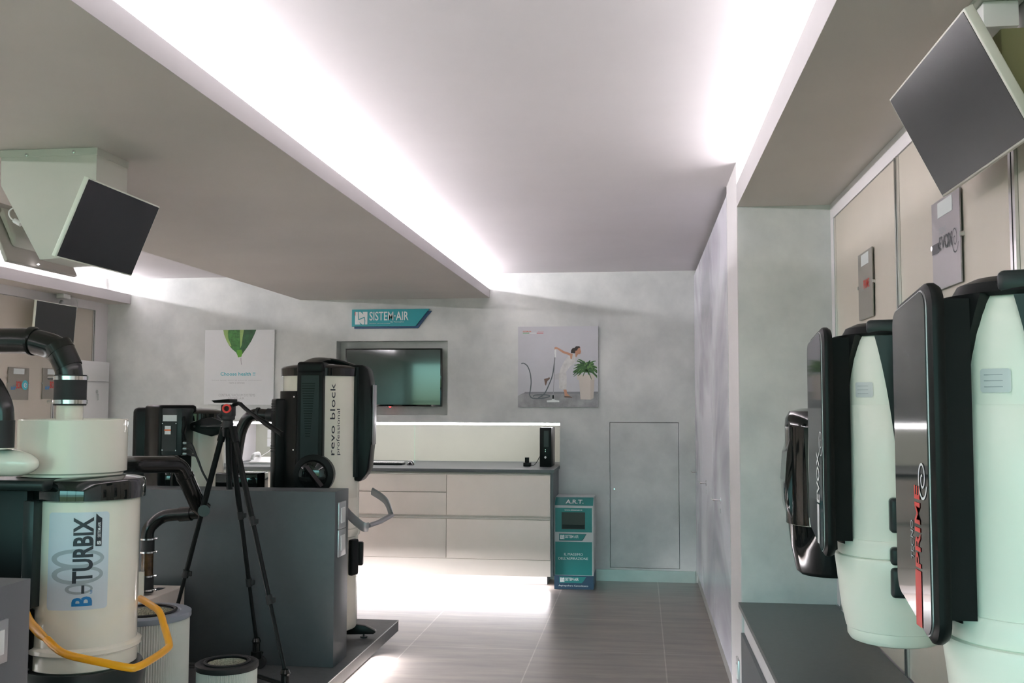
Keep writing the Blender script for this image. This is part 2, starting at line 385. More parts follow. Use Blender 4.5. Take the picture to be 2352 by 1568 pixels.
# right alcove panelling
struct(boxo('trim_8', (XW-.012, XW, 1.0, YA, 2.405, ZS), white_paint)); struct(boxo('trim_9', (XW-.0118, XW, 4.78, YA, .6, 2.404), white_paint))
er = [4.77, 3.625, 2.53, 1.4]
for a, b in zip(er[1:], er):
    struct(boxo('wall_right_panel', (XW-.01, XW, a+.022, b-.022, .595, 2.40), panel_m))
for i, y in enumerate(er):
    struct(boxo('trim_10', (XW-.018, XW, y-.02, y-.004, .595, 2.40), chrome))
    if i: struct(boxo('trim_11', (XW-.018, XW, y+.004, y+.02, .595, 2.40), chrome))

# ================================================================== RIGHT ALCOVE BASE UNIT
t = thing('base_unit', 'light grey wall-hung base unit with dark fronts below the right alcove worktop', 'cabinet', (.69, 2.8, .18))
mb = MB(); mb.box(XR+.012, XW-.001, .8, YA-.002, .18, .572); mb.build('body', white_paint, t)
for i, (a, b) in enumerate(((3.53, 4.86), (2.18, 3.51), (.83, 2.16))):
    boxo('drawer', (XR-.004, XR+.011, a, b, .18, .455), darkgrey, t)
tag(boxo('worktop', (XR-.014, XW-.019, .8, YA-.002, .573, .595), worktop_m), 'dark grey worktop running along the right alcove beneath the hanging vacuum units', 'worktop')
def switch(name, lab, x, y, z, s, w=.07, h=.105, parent=None):
    t = thing(name, lab, 'switch', (x, y, z-h/2))
    f = -1 if s < 0 else 1
    a, b = sorted((x, x+f*.009)); boxo('frame', (a, b, y-w/2, y+w/2, z-h/2, z+h/2), alu, t, .002)
    a, b = sorted((x+f*.009, x+f*.013)); boxo('rocker', (a, b, y-w*.25, y+w*.25, z-h*.28, z+h*.28), white_pl, t)
    return t
switch('light_switch', 'white switch plate on the pale pillar beside the right alcove worktop', XR, 5.02, at(1692, 1525, X=XR).z, -1, .10, .12)

# ================================================================== BACK COUNTER
Y0 = 8.25
tag(boxo('worktop', (NX0+.002, CX+.02, Y0-.02, D-.001, .962, .988), worktop_m), 'long dark grey counter worktop along the back wall under the lit niche', 'worktop')
o = bpy.data.objects['worktop.001'] if 'worktop.001' in bpy.data.objects else None
struct(boxo('trim_12', (NX0+.002, NX1-.002, D, 9.398, .964, .988), worktop_m))
def unit(name, x0, x1, split, lab):
    t = thing(name, lab, 'cabinet', ((x0+x1)/2, Y0+.25, .112), 'base units under the back counter')
    boxo('carcass', (x0, x1, Y0+.02, D-.002, .245, .961), cab_m, t)
    g = .002
    rows = [(.606, .938), (.250, .572)]
    for z0, z1 in rows:
        if split and z0 > .5:
            boxo('drawer', (x0+g, x1-g, Y0, Y0+.019, .795, z1), cab_m, t, .001); boxo('drawer', (x0+g, x1-g, Y0, Y0+.019, z0, .789), cab_m, t, .001)
        else: boxo('drawer', (x0+g, x1-g, Y0, Y0+.019, z0, z1), cab_m, t, .001)
    for z in (.939, .575):
        MB().prism([(x0, Y0+.018, z), (x0, Y0+.004, z), (x0, Y0+.002, z+.008), (x0, Y0+.018, z+.022)], (x1-x0, 0, 0)).build('finger_rail', bracket_m, t)
    boxo('valance', (x0, x1, Y0+.012, Y0+.03, .112, .244), cab_m, t)
    return t
unit('base_cabinet', -1.617, CX-.01, False, 'wide beige two-drawer base unit at the right end of the back counter')
unit('base_cabinet', -2.52, -1.617, True, 'beige three-drawer base unit left of the wide one, partly behind the tall cream vacuum')
unit('base_cabinet', NX0+.004, -2.52, False, 'beige base unit at the left end of the back counter under the telephone')
tag(boxo('counter_plinth', (NX0+.1, -.80, Y0+.30, D-.002, .0, .111), white_paint), 'set-back white plinth below the back counter in the floor glow', 'plinth')
tag(boxo('end_panel', (CX-.009, CX+.012, Y0+.01, D-.002, .112, .961), darkgrey), 'thin dark end panel closing the right side of the back counter', 'panel')
# niche lining
for i, (a, b) in enumerate(((NX0+.002, -2.155), (-2.150, NX1-.002))):
    struct(boxo('trim_13', (a, b, 9.38, 9.40, .989, 1.361), mat('niche_panel', (.42, .42, .35), .4, noise=.02)))
tag(boxo('led_strip', (NX0+.01, NX1-.003, D+.02, D+.05, 1.342, 1.361), ledm), 'glowing white light strip along the top of the counter niche', 'light strip')
# things on the counter
t = thing('desktop_computer', 'slim black desktop computer tower standing at the right end of the counter', 'computer', (-.85, 8.72, .988))
boxo('case', (-.872, -.772, 8.62, 9.0, .988, 1.326), black, t, .004)
boxo('drive_bay', (-.835, -.795, 8.617, 8.621, 1.16, 1.30), teal_black, t); MB().lathe([(.010, 0), (.009, -.004), (0, -.004)], (-.822, 8.62, 1.07), 20, ax='y').build('power_button', white_pl, t)
for z in (1.12, 1.135): MB().lathe([(.004, 0), (.004, -.003), (0, -.003)], (-.822, 8.62, z), 10, ax='y').build('port', chrome, t)
t = thing('charging_cradle', 'small black charging cradle on the counter left of the computer tower', 'charger', (-.985, 8.75, .988))
boxo('base', (-1.02, -.955, 8.66, 8.73, .988, 1.020), black, t, .004); boxo('plug', (-1.008, -.972, 8.68, 8.71, 1.021, 1.064), black, t, .002)
tag(MB().tube(sm([(-.954, 8.70, .997), (-.93, 8.72, .998), (-.905, 8.74, 1.03), (-.885, 8.76, 1.07), (-.873, 8.78, 1.08)]), .003, 8).build('power_cable', black), 'thin black cable rising from the cradle to the computer tower', 'cable')
t = thing('keyboard', 'white and black computer keyboard lying on the back counter', 'keyboard', (-2.35, 8.72, .988))
boxo('base', (-2.55, -2.10, 8.66, 8.80-.005, .988, 1.004), black, t, .003)
mb = MB()
for i in range(22):
    for j in range(5):
        mb.box(-2.54+i*.0198, -2.54+i*.0198+.0165, 8.668+j*.0245, 8.668+j*.0245+.021, 1.0045, 1.0125)
kk = mb.build('keys', white_pl, t)
t = thing('computer_mouse', 'black computer mouse with a white arched back on the counter', 'mouse', (-2.0, 8.70, .988))
mb = MB(); prof = [(0, .036), (.012, .034), (.024, .026), (.031, .012), (.032, 0)]
mb.lathe(prof, (0, 0, 0), 24)
for v in mb.b.verts: v.co = V(v.co.x*1.05-2.03, v.co.y*1.7+8.70, v.co.z+.988)
mb.build('shell', gloss, t)
MB().tube([(-2.055, 8.69, 1.008), (-2.045, 8.69, 1.020), (-2.028, 8.69, 1.027), (-2.012, 8.69, 1.022), (-2.002, 8.69, 1.010)], .006, 8).build('arch', white_pl, t)
t = thing('telephone', 'cream desk telephone at the left end of the counter', 'telephone', (-3.42, 8.72, .988))
MB().prism([(-3.50, 8.63, .988), (-3.50, 8.63, 1.005), (-3.50, 8.78, 1.045), (-3.50, 8.78, .988)], (.20, 0, 0), bev=.004).build('body', white_pl, t)
MB().tube(sm([(-3.475, 8.64, 1.03), (-3.47, 8.66, 1.065), (-3.46, 8.71, 1.075), (-3.46, 8.75, 1.075), (-3.46, 8.775, 1.055)]), [.018]*3+[.016]*18+[.018]*4 if False else .016, 12).build('handset', white_pl, t)
tag(MB().tube(sm([(-3.72, 8.72, .993), (-3.68, 8.66, .993), (-3.62, 8.70, .995), (-3.57, 8.64, .993), (-3.54, 8.74, .995), (-3.6, 9.0, 1.0), (-3.56, 9.34, 1.09), (-3.55, 9.374, 1.20)]), .004, 8).build('phone_cable', white_pl), 'tangled white cable beside the telephone running up to the sockets', 'cable')
for z, lab in ((1.235, 'upper white socket plate on the niche back panel above the telephone'), (1.15, 'lower white socket plate on the niche back panel above the telephone')):
    t = thing('wall_socket', lab, 'socket', (-3.56, 9.38, z-.04), 'sockets above the telephone')
    boxo('plate', (-3.62, -3.50, 9.371, 9.379, z-.04, z+.04), white_pl, t, .002)
    mb = MB()
    for dx in (-.02, 0, .02): mb.lathe([(.004, 0), (.004, -.0015), (0, -.0015)], (-3.56+dx, 9.371, z), 10, ax='y')
    mb.build('socket_holes', black, t)

# ================================================================== TV, SIGN, PICTURES ON THE BACK WALL
t = thing('television', 'flat black television set into the recess of the back wall', 'television', (-2.24, 8.87, 1.50))
boxo('bezel', (-2.683, -1.785, 8.84, 8.90, 1.505, 2.032), gloss, t, .003); boxo('screen', (-2.672, -1.797, 8.8385, 8.8399, 1.522, 2.020), tvglass, t)
boxo('bracket', (-2.4, -2.1, 8.901, 8.929, 1.6, 1.9), black, t); boxo('standby_light', (-2.268, -2.252, 8.842, 8.85, 1.497, 1.504), redled, t)

def logo(parent, org, w, h, face, bg_, fg, lift, full=True):
    """square emblem made of a broken S in a white field + lettering"""
    mb = MB(); poly(mb, [(0, 0), (1, 0), (1, 1), (0, 1)], org, (h*.80, h*.80), face, lift); 
    mb.build('emblem_field', fg, parent, smooth=False, recalc=False)
    mb = MB(); s_ = (h*.80, h*.80)
    stroke(mb, [(.25, 1.0), (.26, .7), (.30, .36)], h*.05, org, s_, face, lift+.0006, smooth=False); stroke(mb, [(.27, .38), (.5, .46), (.78, .58)], h*.055, org, s_, face, lift+.0006, smooth=False)
    stroke(mb, [(.74, .60), (.80, .3), (.78, 0)], h*.05, org, s_, face, lift+.0006, smooth=False)
    poly(mb, [(.44, 1), (.60, 1), (.68, .78)], org, s_, face, lift+.0006); poly(mb, [(.36, .2), (.44, 0), (.58, 0)], org, s_, face, lift+.0006)
    mb.build('emblem_line', bg_, parent, smooth=False, recalc=False)
    R_, U_, N_ = FACE[face]
    text('lettering', 'SISTEM·AIR', Vector(org)+R_*(h*.93)+U_*(h*.24), w*.505, h*.56, face, fg, parent, bold=.012, lift=lift+.0006)
    if full: text('small_lettering', 'CENTRAL VACUUM SYSTEMS', Vector(org)+R_*(h*.93)+U_*(h*.03), w*.27, h*.05, face, fg, parent, lift=lift+.0006); text('small_lettering', 'By Tecnoplus', Vector(org)+R_*(h*2.3)+U_*(h*.09), w*.17, h*.10, face, fg, parent, lift=lift+.0006)
t = thing('wall_sign', 'teal and navy arrow-ended company sign above the television recess', 'sign', (-2.25, 8.79, 2.2))
sx0, sz0 = at(809, 750, Y=8.78).x, at(809, 750, Y=8.78).z; sx1 = at(987, 708, Y=8.78).x; sz1 = at(809, 711, Y=8.78).z
SW = sx1-sx0; SH = sz1-sz0
def blade(dx, dz, y0, y1):
    P = [(0, 0), (.825, 0), (.86, .22), (.90, .45), (.945, .72), (1.0, 1), (0, 1)]
    return MB().prism([(sx0+dx+p[0]*SW, y1, sz0+dz+p[1]*SH) for p in P], (0, y0-y1, 0))
blade(.018, -.018, 8.783, 8.798).build('navy_backing', navy, t); blade(0, 0, 8.765, 8.7825).build('teal_face', teal, t)
logo(t, (sx0+.03, 8.765, sz0+.018), SW, SH*.93, '-y', teal, white_print, .0008)
mb = MB(); mb.box(sx0+.028, sx0+.034, 8.7635, 8.7649, sz1-.055, sz1-.02); mb.build('red_mark', red, t)

# poster: leaf
p0 = at(471.6, 758, Y=8.78); p1 = at(627.6, 930, Y=8.78)
t = thing('poster', 'white poster board with a green leaf tip and blue heading on the back wall', 'poster', ((p0.x+p1.x)/2, 8.78, p1.z))
px0, px1, pz0, pz1 = p0.x, p1.x, p1.z+.002, p0.z; PW = px1-px0; PH = pz1-pz0
boxo('board', (px0, px1, 8.78, 8.797, pz0, pz1), mat('poster_white', (.74, .75, .76), .35), t)
cu = lambda x, y: ((x-92)/1210, 1-(y-145)/1345)
leaf_l = [(410, 145), (425, 230), (470, 340), (520, 430), (580, 500), (640, 550), (665, 600), (675, 640)]
leaf_r = [(735, 628), (745, 590), (775, 545), (840, 450), (900, 350), (950, 240), (985, 145)]
mb = MB(); org = (px0, 8.78, pz0); sc = (PW, PH)
mid = [(700, 145), (700, 300), (700, 450), (700, 560), (705, 634)]
poly(mb, [cu(*p) for p in leaf_l+[(705, 634)]+[(700, 145)]], org, sc, '-y', .0008, 0)
poly(mb, [cu(*p) for p in [(705, 634)]+leaf_r+[(700, 145)]], org, sc, '-y', .0008, 1)
poly(mb, [cu(*p) for p in [(410, 145), (425, 230), (470, 340), (530, 440), (560, 440), (500, 300), (490, 200), (500, 145)]], org, sc, '-y', .0012, 2)
poly(mb, [cu(*p) for p in [(700, 145), (770, 145), (750, 280), (735, 420), (712, 480)]], org, sc, '-y', .0012, 2)
poly(mb, [cu(*p) for p in [(655, 510), (735, 500), (752, 560), (735, 628), (675, 640), (665, 590)]], org, sc, '-y', .0013, 3)
mb.build('leaf_print', [mat('leaf_green', (.05, .20, .04), .4, noise=.5, nscale=30), mat('leaf_dark', (.018, .10, .028), .4, noise=.3, nscale=20), mat('leaf_light', (.28, .44, .13), .4, noise=.2), mat('leaf_bright', (.12, .38, .03), .4)], t, smooth=False, recalc=False)
def ptext(s, x0, x1, y, h, mt, b=0):
    a = cu(x0, y); c = cu(x1, y-h); text('lettering', s, (px0+a[0]*PW, 8.78, pz0+a[1]*PH), (c[0]-a[0])*PW, (c[1]-a[1])*PH, '-y', mt, t, bold=b)
ptext('Choose health !!', 375, 980, 968, 62, mat('heading_blue', (.10, .46, .52), .4), .02)
lg = mat('light_grey_print', (.45, .45, .46), .5)
ptext('Lorem ipsum dolor sit amet air consectetur', 230, 1100, 1066, 26, lg); ptext('nam a omnes', 530, 800, 1112, 24, lg)
ptext('CENTRAL VACUUM SYSTEMS', 350, 985, 1340, 44, lg); ptext('SISTEM AIR', 520, 800, 1396, 40, lg)
mb = MB(); stroke(mb, [cu(*p) for p in ((727, 645), (730, 700), (740, 770))], .003, org, sc, '-y', .001); mb.build('water_drop', charcoal, t, smooth=False, recalc=False)

# picture: woman vacuuming beside a potted fern
q0 = at(1190, 750, Y=8.78); q1 = at(1374, 935.5, Y=8.78)
t = thing('picture', 'square picture panel of a woman in white vacuuming by a potted fern', 'picture', ((q0.x+q1.x)/2, 8.78, q1.z))
ox, oz = q0.x, q1.z; QW = q1.x-q0.x; QH = q0.z-q1.z
boxo('board', (ox, q1.x, 8.78, 8.797, oz, q0.z), mat('picture_backdrop', (.52, .52, .56), .4, noise=.03), t)
cv = lambda x, y: ((x-145)/1310, 1-(y-145)/1315)
def dec(name, shapes, mats):
    mb = MB()
    for k, sh in enumerate(shapes):
        kind, pts, l, mi = sh[:4]
        if kind == 'p': poly(mb, [cv(*p) for p in pts], (ox, 8.78, oz), (QW, QH), '-y', l, mi)
        else: stroke(mb, [cv(*p) for p in pts], sh[4], (ox, 8.78, oz), (QW, QH), '-y', l, mi)
    return mb.build(name, mats, t, smooth=False, recalc=False)
dec('printed_floor', [('p', [(145, 1460), (145, 1275), (265, 1212), (1455, 1212), (1455, 1460)], .0006, 0), ('p', [(265, 1212), (1455, 1205), (1455, 1245), (240, 1245)], .0009, 1)],
    [mat('print_floor', (.27, .27, .28), .4, noise=.3, nscale=8), mat('print_skirting', (.22, .22, .24), .4)])
hose = mat('print_hose', (.10, .115, .13), .4)
dec('printed_hose', [('s', [(200, 750), (240, 745), (300, 790), (345, 900), (362, 1050), (350, 1180), (340, 1260), (380, 1310), (500, 1318), (620, 1300), (668, 1275), (600, 1258), (430, 1262), (400, 1285)], .0012, 0, .0095),
    ('s', [(480, 1310), (580, 1240), (660, 1080), (715, 930), (745, 720), (752, 600)], .0014, 0, .010)], [hose])
dec('printed_wand', [('s', [(760, 520), (752, 640), (740, 960), (728, 1200), (722, 1300)], .0016, 0, .0055), ('p', [(620, 1348), (700, 1340), (706, 1326), (744, 1326), (750, 1340), (824, 1348), (824, 1376), (620, 1378)], .0018, 1),
    ('p', [(748, 500), (775, 500), (772, 650), (745, 650)], .0018, 1), ('p', [(712, 1262), (735, 1262), (735, 1318), (710, 1318)], .002, 2)], [mat('print_steel', (.30, .30, .32), .4), white_print, black])
skin = mat('print_skin', (.50, .26, .17), .5); cloth = mat('print_cloth', (.60, .59, .58), .5, noise=.12, nscale=25); hair = mat('print_hair', (.035, .022, .02), .5)
dec('printed_figure', [
    ('p', [(1060, 590), (1090, 640), (1078, 740), (1000, 800), (940, 880), (905, 905), (860, 880), (850, 820), (900, 720), (960, 640), (1020, 590)], .0016, 1),
    ('p', [(845, 830), (935, 880), (945, 1000), (940, 1168), (880, 1172), (818, 1150), (816, 960)], .0014, 1),
    ('p', [(830, 900), (830, 1010), (750, 1010), (748, 930)], .0013, 2),
    ('p', [(745, 488), (770, 478), (800, 490), (900, 548), (1045, 595), (1035, 640), (960, 606), (880, 578), (790, 515), (745, 520)], .0020, 0),
    ('p', [(1000, 630), (1040, 620), (1030, 680), (1005, 670)], .0019, 0),
    ('p', [(1085, 600), (1085, 530), (1130, 485), (1165, 480), (1170, 530), (1182, 555), (1165, 600), (1130, 600), (1100, 650), (1088, 640)], .0020, 0),
    ('p', [(1012, 580), (1018, 530), (1045, 500), (1075, 495), (1095, 472), (1150, 470), (1168, 490), (1130, 505), (1115, 540), (1088, 545), (1082, 585)], .0024, 3),
    ('p', [(890, 1172), (940, 1172), (950, 1230), (1000, 1280), (915, 1285), (905, 1220)], .0014, 0), ('p', [(905, 1275), (1000, 1280), (1038, 1298), (1030, 1306), (910, 1300)], .0016, 4),
    ('p', [(575, 1000), (640, 985), (660, 968), (672, 995), (630, 1035), (605, 1110), (590, 1090)], .0012, 4)],
    [skin, cloth, mat('print_cloth_shade', (.48, .48, .50), .5), hair, mat('print_shoe', (.16, .10, .08), .5)])
dec('printed_pot', [('p', [(1112, 930), (1400, 930), (1395, 1015), (1118, 1015)], .0014, 0), ('p', [(1145, 1015), (1395, 1015), (1380, 1310), (1330, 1335), (1170, 1330)], .0014, 0), ('p', [(1330, 1015), (1395, 1015), (1380, 1310), (1330, 1335)], .0016, 1)],
    [mat('print_pot', (.58, .53, .48), .5), mat('print_pot_side', (.50, .45, .40), .5)])
rnd = random.Random(3); sh = []
for i in range(190):
    a = rnd.uniform(-.35, PI+.35); L = rnd.uniform(90, 235)*(1 if abs(a-PI/2) > .6 else .75); cx, cy = 1265+rnd.uniform(-25, 25), 850+rnd.uniform(-30, 30)
    ex, ey = cx+L*math.cos(a)*.95, cy-L*math.sin(a)*.8+(45 if abs(a-PI/2) > .9 else 0)
    ex = min(ex, 1440); mx_, my_ = (cx+ex)/2, (cy+ey)/2-35
    sh.append(('s', [(cx, cy), (mx_, my_), (ex, ey)], .0024+i*.000006, (i*7) % 3, (.022, .005)))
for ex, ey in ((1350, 1010), (1210, 960), (1060, 960), (1420, 930), (1300, 940)): sh.append(('s', [(1265, 850), ((1265+ex)/2, (850+ey)/2-20), (ex, ey)], .0036, 0, (.014, .004)))
dec('printed_fern', sh, [mat('print_leaf1', (.04, .12, .03), .5), mat('print_leaf2', (.10, .22, .06), .5), mat('print_leaf3', (.02, .07, .02), .5)])
dec('printed_flag', [('p', [(225, 246), (330, 246), (330, 258), (225, 258)], .001, 0), ('p', [(335, 246), (445, 246), (445, 258), (335, 258)], .001, 1), ('p', [(455, 248), (563, 248), (563, 258), (455, 258)], .001, 2)], [mat('flag_green', (.12, .38, .15), .5), white_print, red])
a = cv(225, 236); text('lettering', 'SISTEM-AIR', (ox+a[0]*QW, 8.78, oz+a[1]*QH), .075, .011, '-y', orange, t, bold=.02)
a = cv(470, 234); text('lettering', 'MADE IN ITALY', (ox+a[0]*QW, 8.78, oz+a[1]*QH), .055, .005, '-y', red, t)

# ================================================================== TEAL DISPLAY BIN
bx0, bx1, by0, by1 = -.7215, -.397, 8.36, 8.74
t = thing('waste_bin', 'teal and navy branded cardboard bin standing right of the back counter', 'bin', ((bx0+bx1)/2, 8.55, 0))
mb = MB(); mb.prism([(bx0, by0, 0), (bx0, by0, .685), (bx0, by0+.10, .745), (bx0, by1, .745), (bx0, by1, 0)], (bx1-bx0, 0, 0)); mb.build('body', mat('bin_edge', (.50, .52, .52), .45), t)
b_ = .012; F = by0-.002
boxo('upper_panel', (bx0+b_*.6, bx1-b_, F, by0-.0002, .468, .668), teal_bin, t); boxo('lower_panel', (bx0+b_*.6, bx1-b_, F, by0-.0002, .115, .388), teal_bin, t); boxo('base_panel', (bx0-.001, bx1+.001, F-.0015, by1+.001, .0, .112), navy_bin, t)
MB().prism([(bx0+.003, by0+.002, .688), (bx0+.003, by0+.098, .7465), (bx0+.003, by0+.098, .7445), (bx0+.003, by0+.003, .686)], (bx1-bx0-.006, 0, 0)).build('top_panel', teal_bin, t)
mb = MB(); mb.box(-.661, -.466, F-.002, F-.0002, .492, .632, bev=0); mb.build('window', mat('dark_window', (.02, .02, .014), .3, spec=.3), t)
boxo('inner_ledge', (-.655, -.472, F-.003, F-.0021, .498, .530), black, t)
text('lettering', 'www.sistemair.it', (-.637, F, .645), .148, .011, '-y', white_print, t, bold=.02)
text('lettering', 'IL MASSIMO', (-.640, F, .276), .155, .020, '-y', white_print, t); text('lettering', "DELL'ASPIRAZIONE", (-.687, F, .241), .245, .021, '-y', white_print, t)
text('lettering', 'Aspirapolvere Centralizzato', (-.687, F-.0016, .018), .245, .018, '-y', white_print, t)
sl = (V(1, 0, 0), V(0, .855, .52), V(0, -.52, .855))
text('lettering', 'A.R.T.', (-.63, by0+.02, .700), .15, .055, sl, white_print, t, bold=.02, lift=.0012)
for z0, nm in ((.402, 0), (.052, 1)):
    P = [(0, 0), (.84, 0), (.9, .3), (1, 1), (0, 1)]; lift = .003
    if not nm: 
        mb = MB(); poly(mb, [(p[0], p[1]) for p in P], (-.682, F, z0-.004), (.228, .056), '-y', .0006); mb.build('tag_shadow', navy_bin, t, smooth=False, recalc=False)
    mb = MB(); poly(mb, P, (-.680, F-.0016*nm, z0), (.222, .050), '-y', .0012); mb.build('tag', teal_bin, t, smooth=False, recalc=False)
    logo(t, (-.674, F-.0016*nm, z0+.006), .222, .045, '-y', teal_bin, white_print, .0016, full=False)

# ================================================================== ISLAND: PLATFORM AND DARK BOXES
mb = MB(); mb.box(-3.9, -1.57, 1.2, 6.42, .057, .126); 
o = tag(mb.build('display_platform', midgrey), 'low dark grey display platform lit from beneath', 'platform')
boxo('edge_strip', (-1.57, -1.567, 1.2, 6.42, .1215, .1265), alu, o); boxo('plinth', (-3.8, -1.72, 1.3, 6.3, 0, .0565), darkgrey, o)
tag(boxo('partition_box', (-3.35, -1.63, 5.22, 5.465, .1265, 1.052), darkgrey, bev=.0015), 'dark grey partition box on the platform behind the camera tripod', 'partition')
tag(boxo('partition_box', (-3.35, -1.63, 2.28, 2.525, .1265, 1.052), mat('grey_laminate', (.13, .135, .145), .45), bev=.0015), 'grey partition box cut off by the lower left frame corner', 'partition')
for lab, (x, y) in (('upper square switch plate on the side of the dark partition box', (773, 1186)), ('lower square switch plate on the side of the dark partition box', (774, 1249))):
    p = at(x, y, X=-1.63); switch('wall_switch', lab, -1.63, 5.33, p.z, 1, .13, .145)
p = at(8, 1470, X=-1.63); switch('wall_switch', 'large pale switch plate on the side of the lower left partition box', -1.63, 2.38, p.z, 1, .085, .11)

# ================================================================== CENTRAL VACUUM, TALL CREAM ("revo")
def clamp_ring(c, r, z, name='hose_clamp', parent=None, ang=-70, w=.016):
    mb = MB(); mb.lathe([(r, z-w/2), (r+.003, z-w/2), (r+.003, z+w/2), (r, z+w/2)], (c[0], c[1], 0), 40); a = math.radians(ang)
    mb.tube([(c[0]+r*math.sin(a)*.6, c[1]-r*math.cos(a)-.004, z), (c[0]+(r+.02)*math.sin(a), c[1]-r*math.cos(a)*1.0-.006, z)], .006, 8)
    return mb.build(name, chrome, parent)
RC = (-1.925, 5.87); RR = .232
t = thing('central_vacuum', 'tall cream central vacuum with black bands and vertical lettering beside the partition box', 'vacuum cleaner', (RC[0], RC[1], .127))
C3 = (RC[0], RC[1], 0)
MB().lathe([(0, .195), (RR-.01, .195), (RR-.004, .205), (RR-.004, .735), (RR+.004, .74), (RR+.008, .76), (RR+.004, .782), (RR-.004, .786), (RR-.004, .79)], C3, 96).build('dust_tank', cream, t)
MB().lathe([(RR-.006, .788), (RR, .79), (RR, .962), (RR-.001, .965), (RR-.001, .968), (RR, .970), (RR, 1.69), (0, 1.69)], C3, 96).build('upper_body', cream, t)
MB().lathe([(RR, 1.688), (RR+.012, 1.69), (RR+.014, 1.735), (RR+.004, 1.745), (RR-.05, 1.758), (0, 1.765)], C3, 96).build('lid', gloss, t)
# front band with grille (faces the camera)
mb = MB(); mb.obox(C3, 3, RR-.02, RR+.035, .078, 1.14, 1.72, bev=.008); mb.obox(C3, 3, RR-.10, RR+.04, .08, 1.70, 1.77, bev=.018)
bd = mb.build('motor_cover', black, t)
MB().obox(C3, 3, RR+.034, RR+.0365, .052, 1.16, 1.69).build('cover_face', teal_black, bd)
mb = MB()
for k in range(22): mb.obox(C3, 3, RR+.0364, RR+.0376, .040-.0012*k if k else .040, 1.640-k*.0145, 1.6445-k*.0145, off=-.008)
mb.build('grille', black, bd)
# cap strap over the top
mb = MB(); mb.tube(sm([(RC[0]-.02, RC[1]-.2, 1.755), (RC[0], RC[1]-.1, 1.785), (RC[0]+.02, RC[1], 1.787), (RC[0]+.10, RC[1]+.02, 1.778), (RC[0]+.20, RC[1]+.02, 1.748)]), .06, 16, flat=(1, .28)); mb.build('top_strap', teal_black, t)
# console on the right (towards the aisle)
mb = MB(); a_ = 95; pr_ = [(1.10, .235), (1.06, .255), (1.10, .285), (1.13, .305), (1.30, .318), (1.5, .318), (1.67, .31), (1.735, .295), (1.76, .26), (1.76, .235)]
d = V(math.sin(math.radians(a_)), -math.cos(math.radians(a_)), 0); tt = V(math.cos(math.radians(a_)), math.sin(math.radians(a_)), 0)
ctr = V(RC[0], RC[1], 0)
MB().prism([ctr+d*(r-.03 if r < .24 else r)-tt*.075+V(0, 0, z) for z, r in [(1.075, .20)]+pr_[1:-1]+[(1.76, .20)]], tt*.15, bev=.012).build('console', black, t)
mb = MB(); mb.prism([ctr+d*.3195-tt*.055+V(0, 0, 1.28), ctr+d*.3195+tt*.055+V(0, 0, 1.28), ctr+d*.3195+tt*.055+V(0, 0, 1.64), ctr+d*.3195-tt*.055+V(0, 0, 1.64)], d*.006, bev=.002); mb.build('display', silver, t)
# teal side of the console
MB().shell(C3, RR+.001, RR+.02, 72, 84, 1.09, 1.745, 6).build('console_side', teal_black, t)
# mounting plate on the left
mb = MB(); mb.shell(C3, RR+.002, RR+.016, -66, -18, .90, 1.60, 14); pl = mb.build('mounting_plate', black, t)
mb = MB(); mb.obox(C3, -58, RR-.01, RR+.060, .07, .98, 1.555, bev=.012); mb.build('exhaust_box', black, t)
mb = MB()
for z in (1.52, 1.505, 1.49, 1.475, 1.27, 1.255, 1.24): mb.obox(C3, -58, RR+.060, RR+.064, .05, z, z+.006)
mb.build('louvres', rubber, t)
for a__, z in ((-22, 1.565), (-22, 1.255), (-22, .94)): MB().obox(C3, a__, RR+.016, RR+.019, .005, z-.005, z+.005, bev=.001).build('screw', chrome, pl)
# inlet cap
a_ = math.radians(9); dd = V(math.sin(a_), -math.cos(a_), 0); base = V(RC[0], RC[1], 1.115)+dd*(RR-.03)
mb = MB(); mb.tube([base, base+dd*.075, base+dd*.080], [.118, .118, .108], 40); mb.build('inlet_ring', black, t)
mb = MB(); mb.tube([base+dd*.0795, base+dd*.105, base+dd*.115], [.086, .078, .05], 36); mb.build('inlet_cap', gloss, t)
u_ = V(math.cos(a_), math.sin(a_), 0); mb = MB(); c_ = base+dd*.125
mb.tube([c_-u_*.035+V(0, 0, .05), c_+u_*.055-V(0, 0, .065)], .026, 4, flat=(1, .7)); mb.build('cap_lever', gloss, t)
# silver handle
def pt(x, y, Y): return at(x, y, Y=Y)
hp = [pt(778, 1148, 5.66), pt(800, 1180, 5.60), pt(832, 1208, 5.56), pt(846, 1210, 5.57)]
mb = MB(); mb.tube(sm(hp), .030, 8, flat=(.35, 1)); mb.tube([pt(846, 1207, 5.57), pt(872, 1198, 5.68), pt(899, 1183, 5.82)], .019, 8, flat=(1, .7)); mb.tube(sm([pt(899, 1183, 5.82), pt(886, 1150, 5.90), pt(855, 1128, 5.95)]), .028, 8, flat=(.4, 1)); mb.build('handle', silver, t)
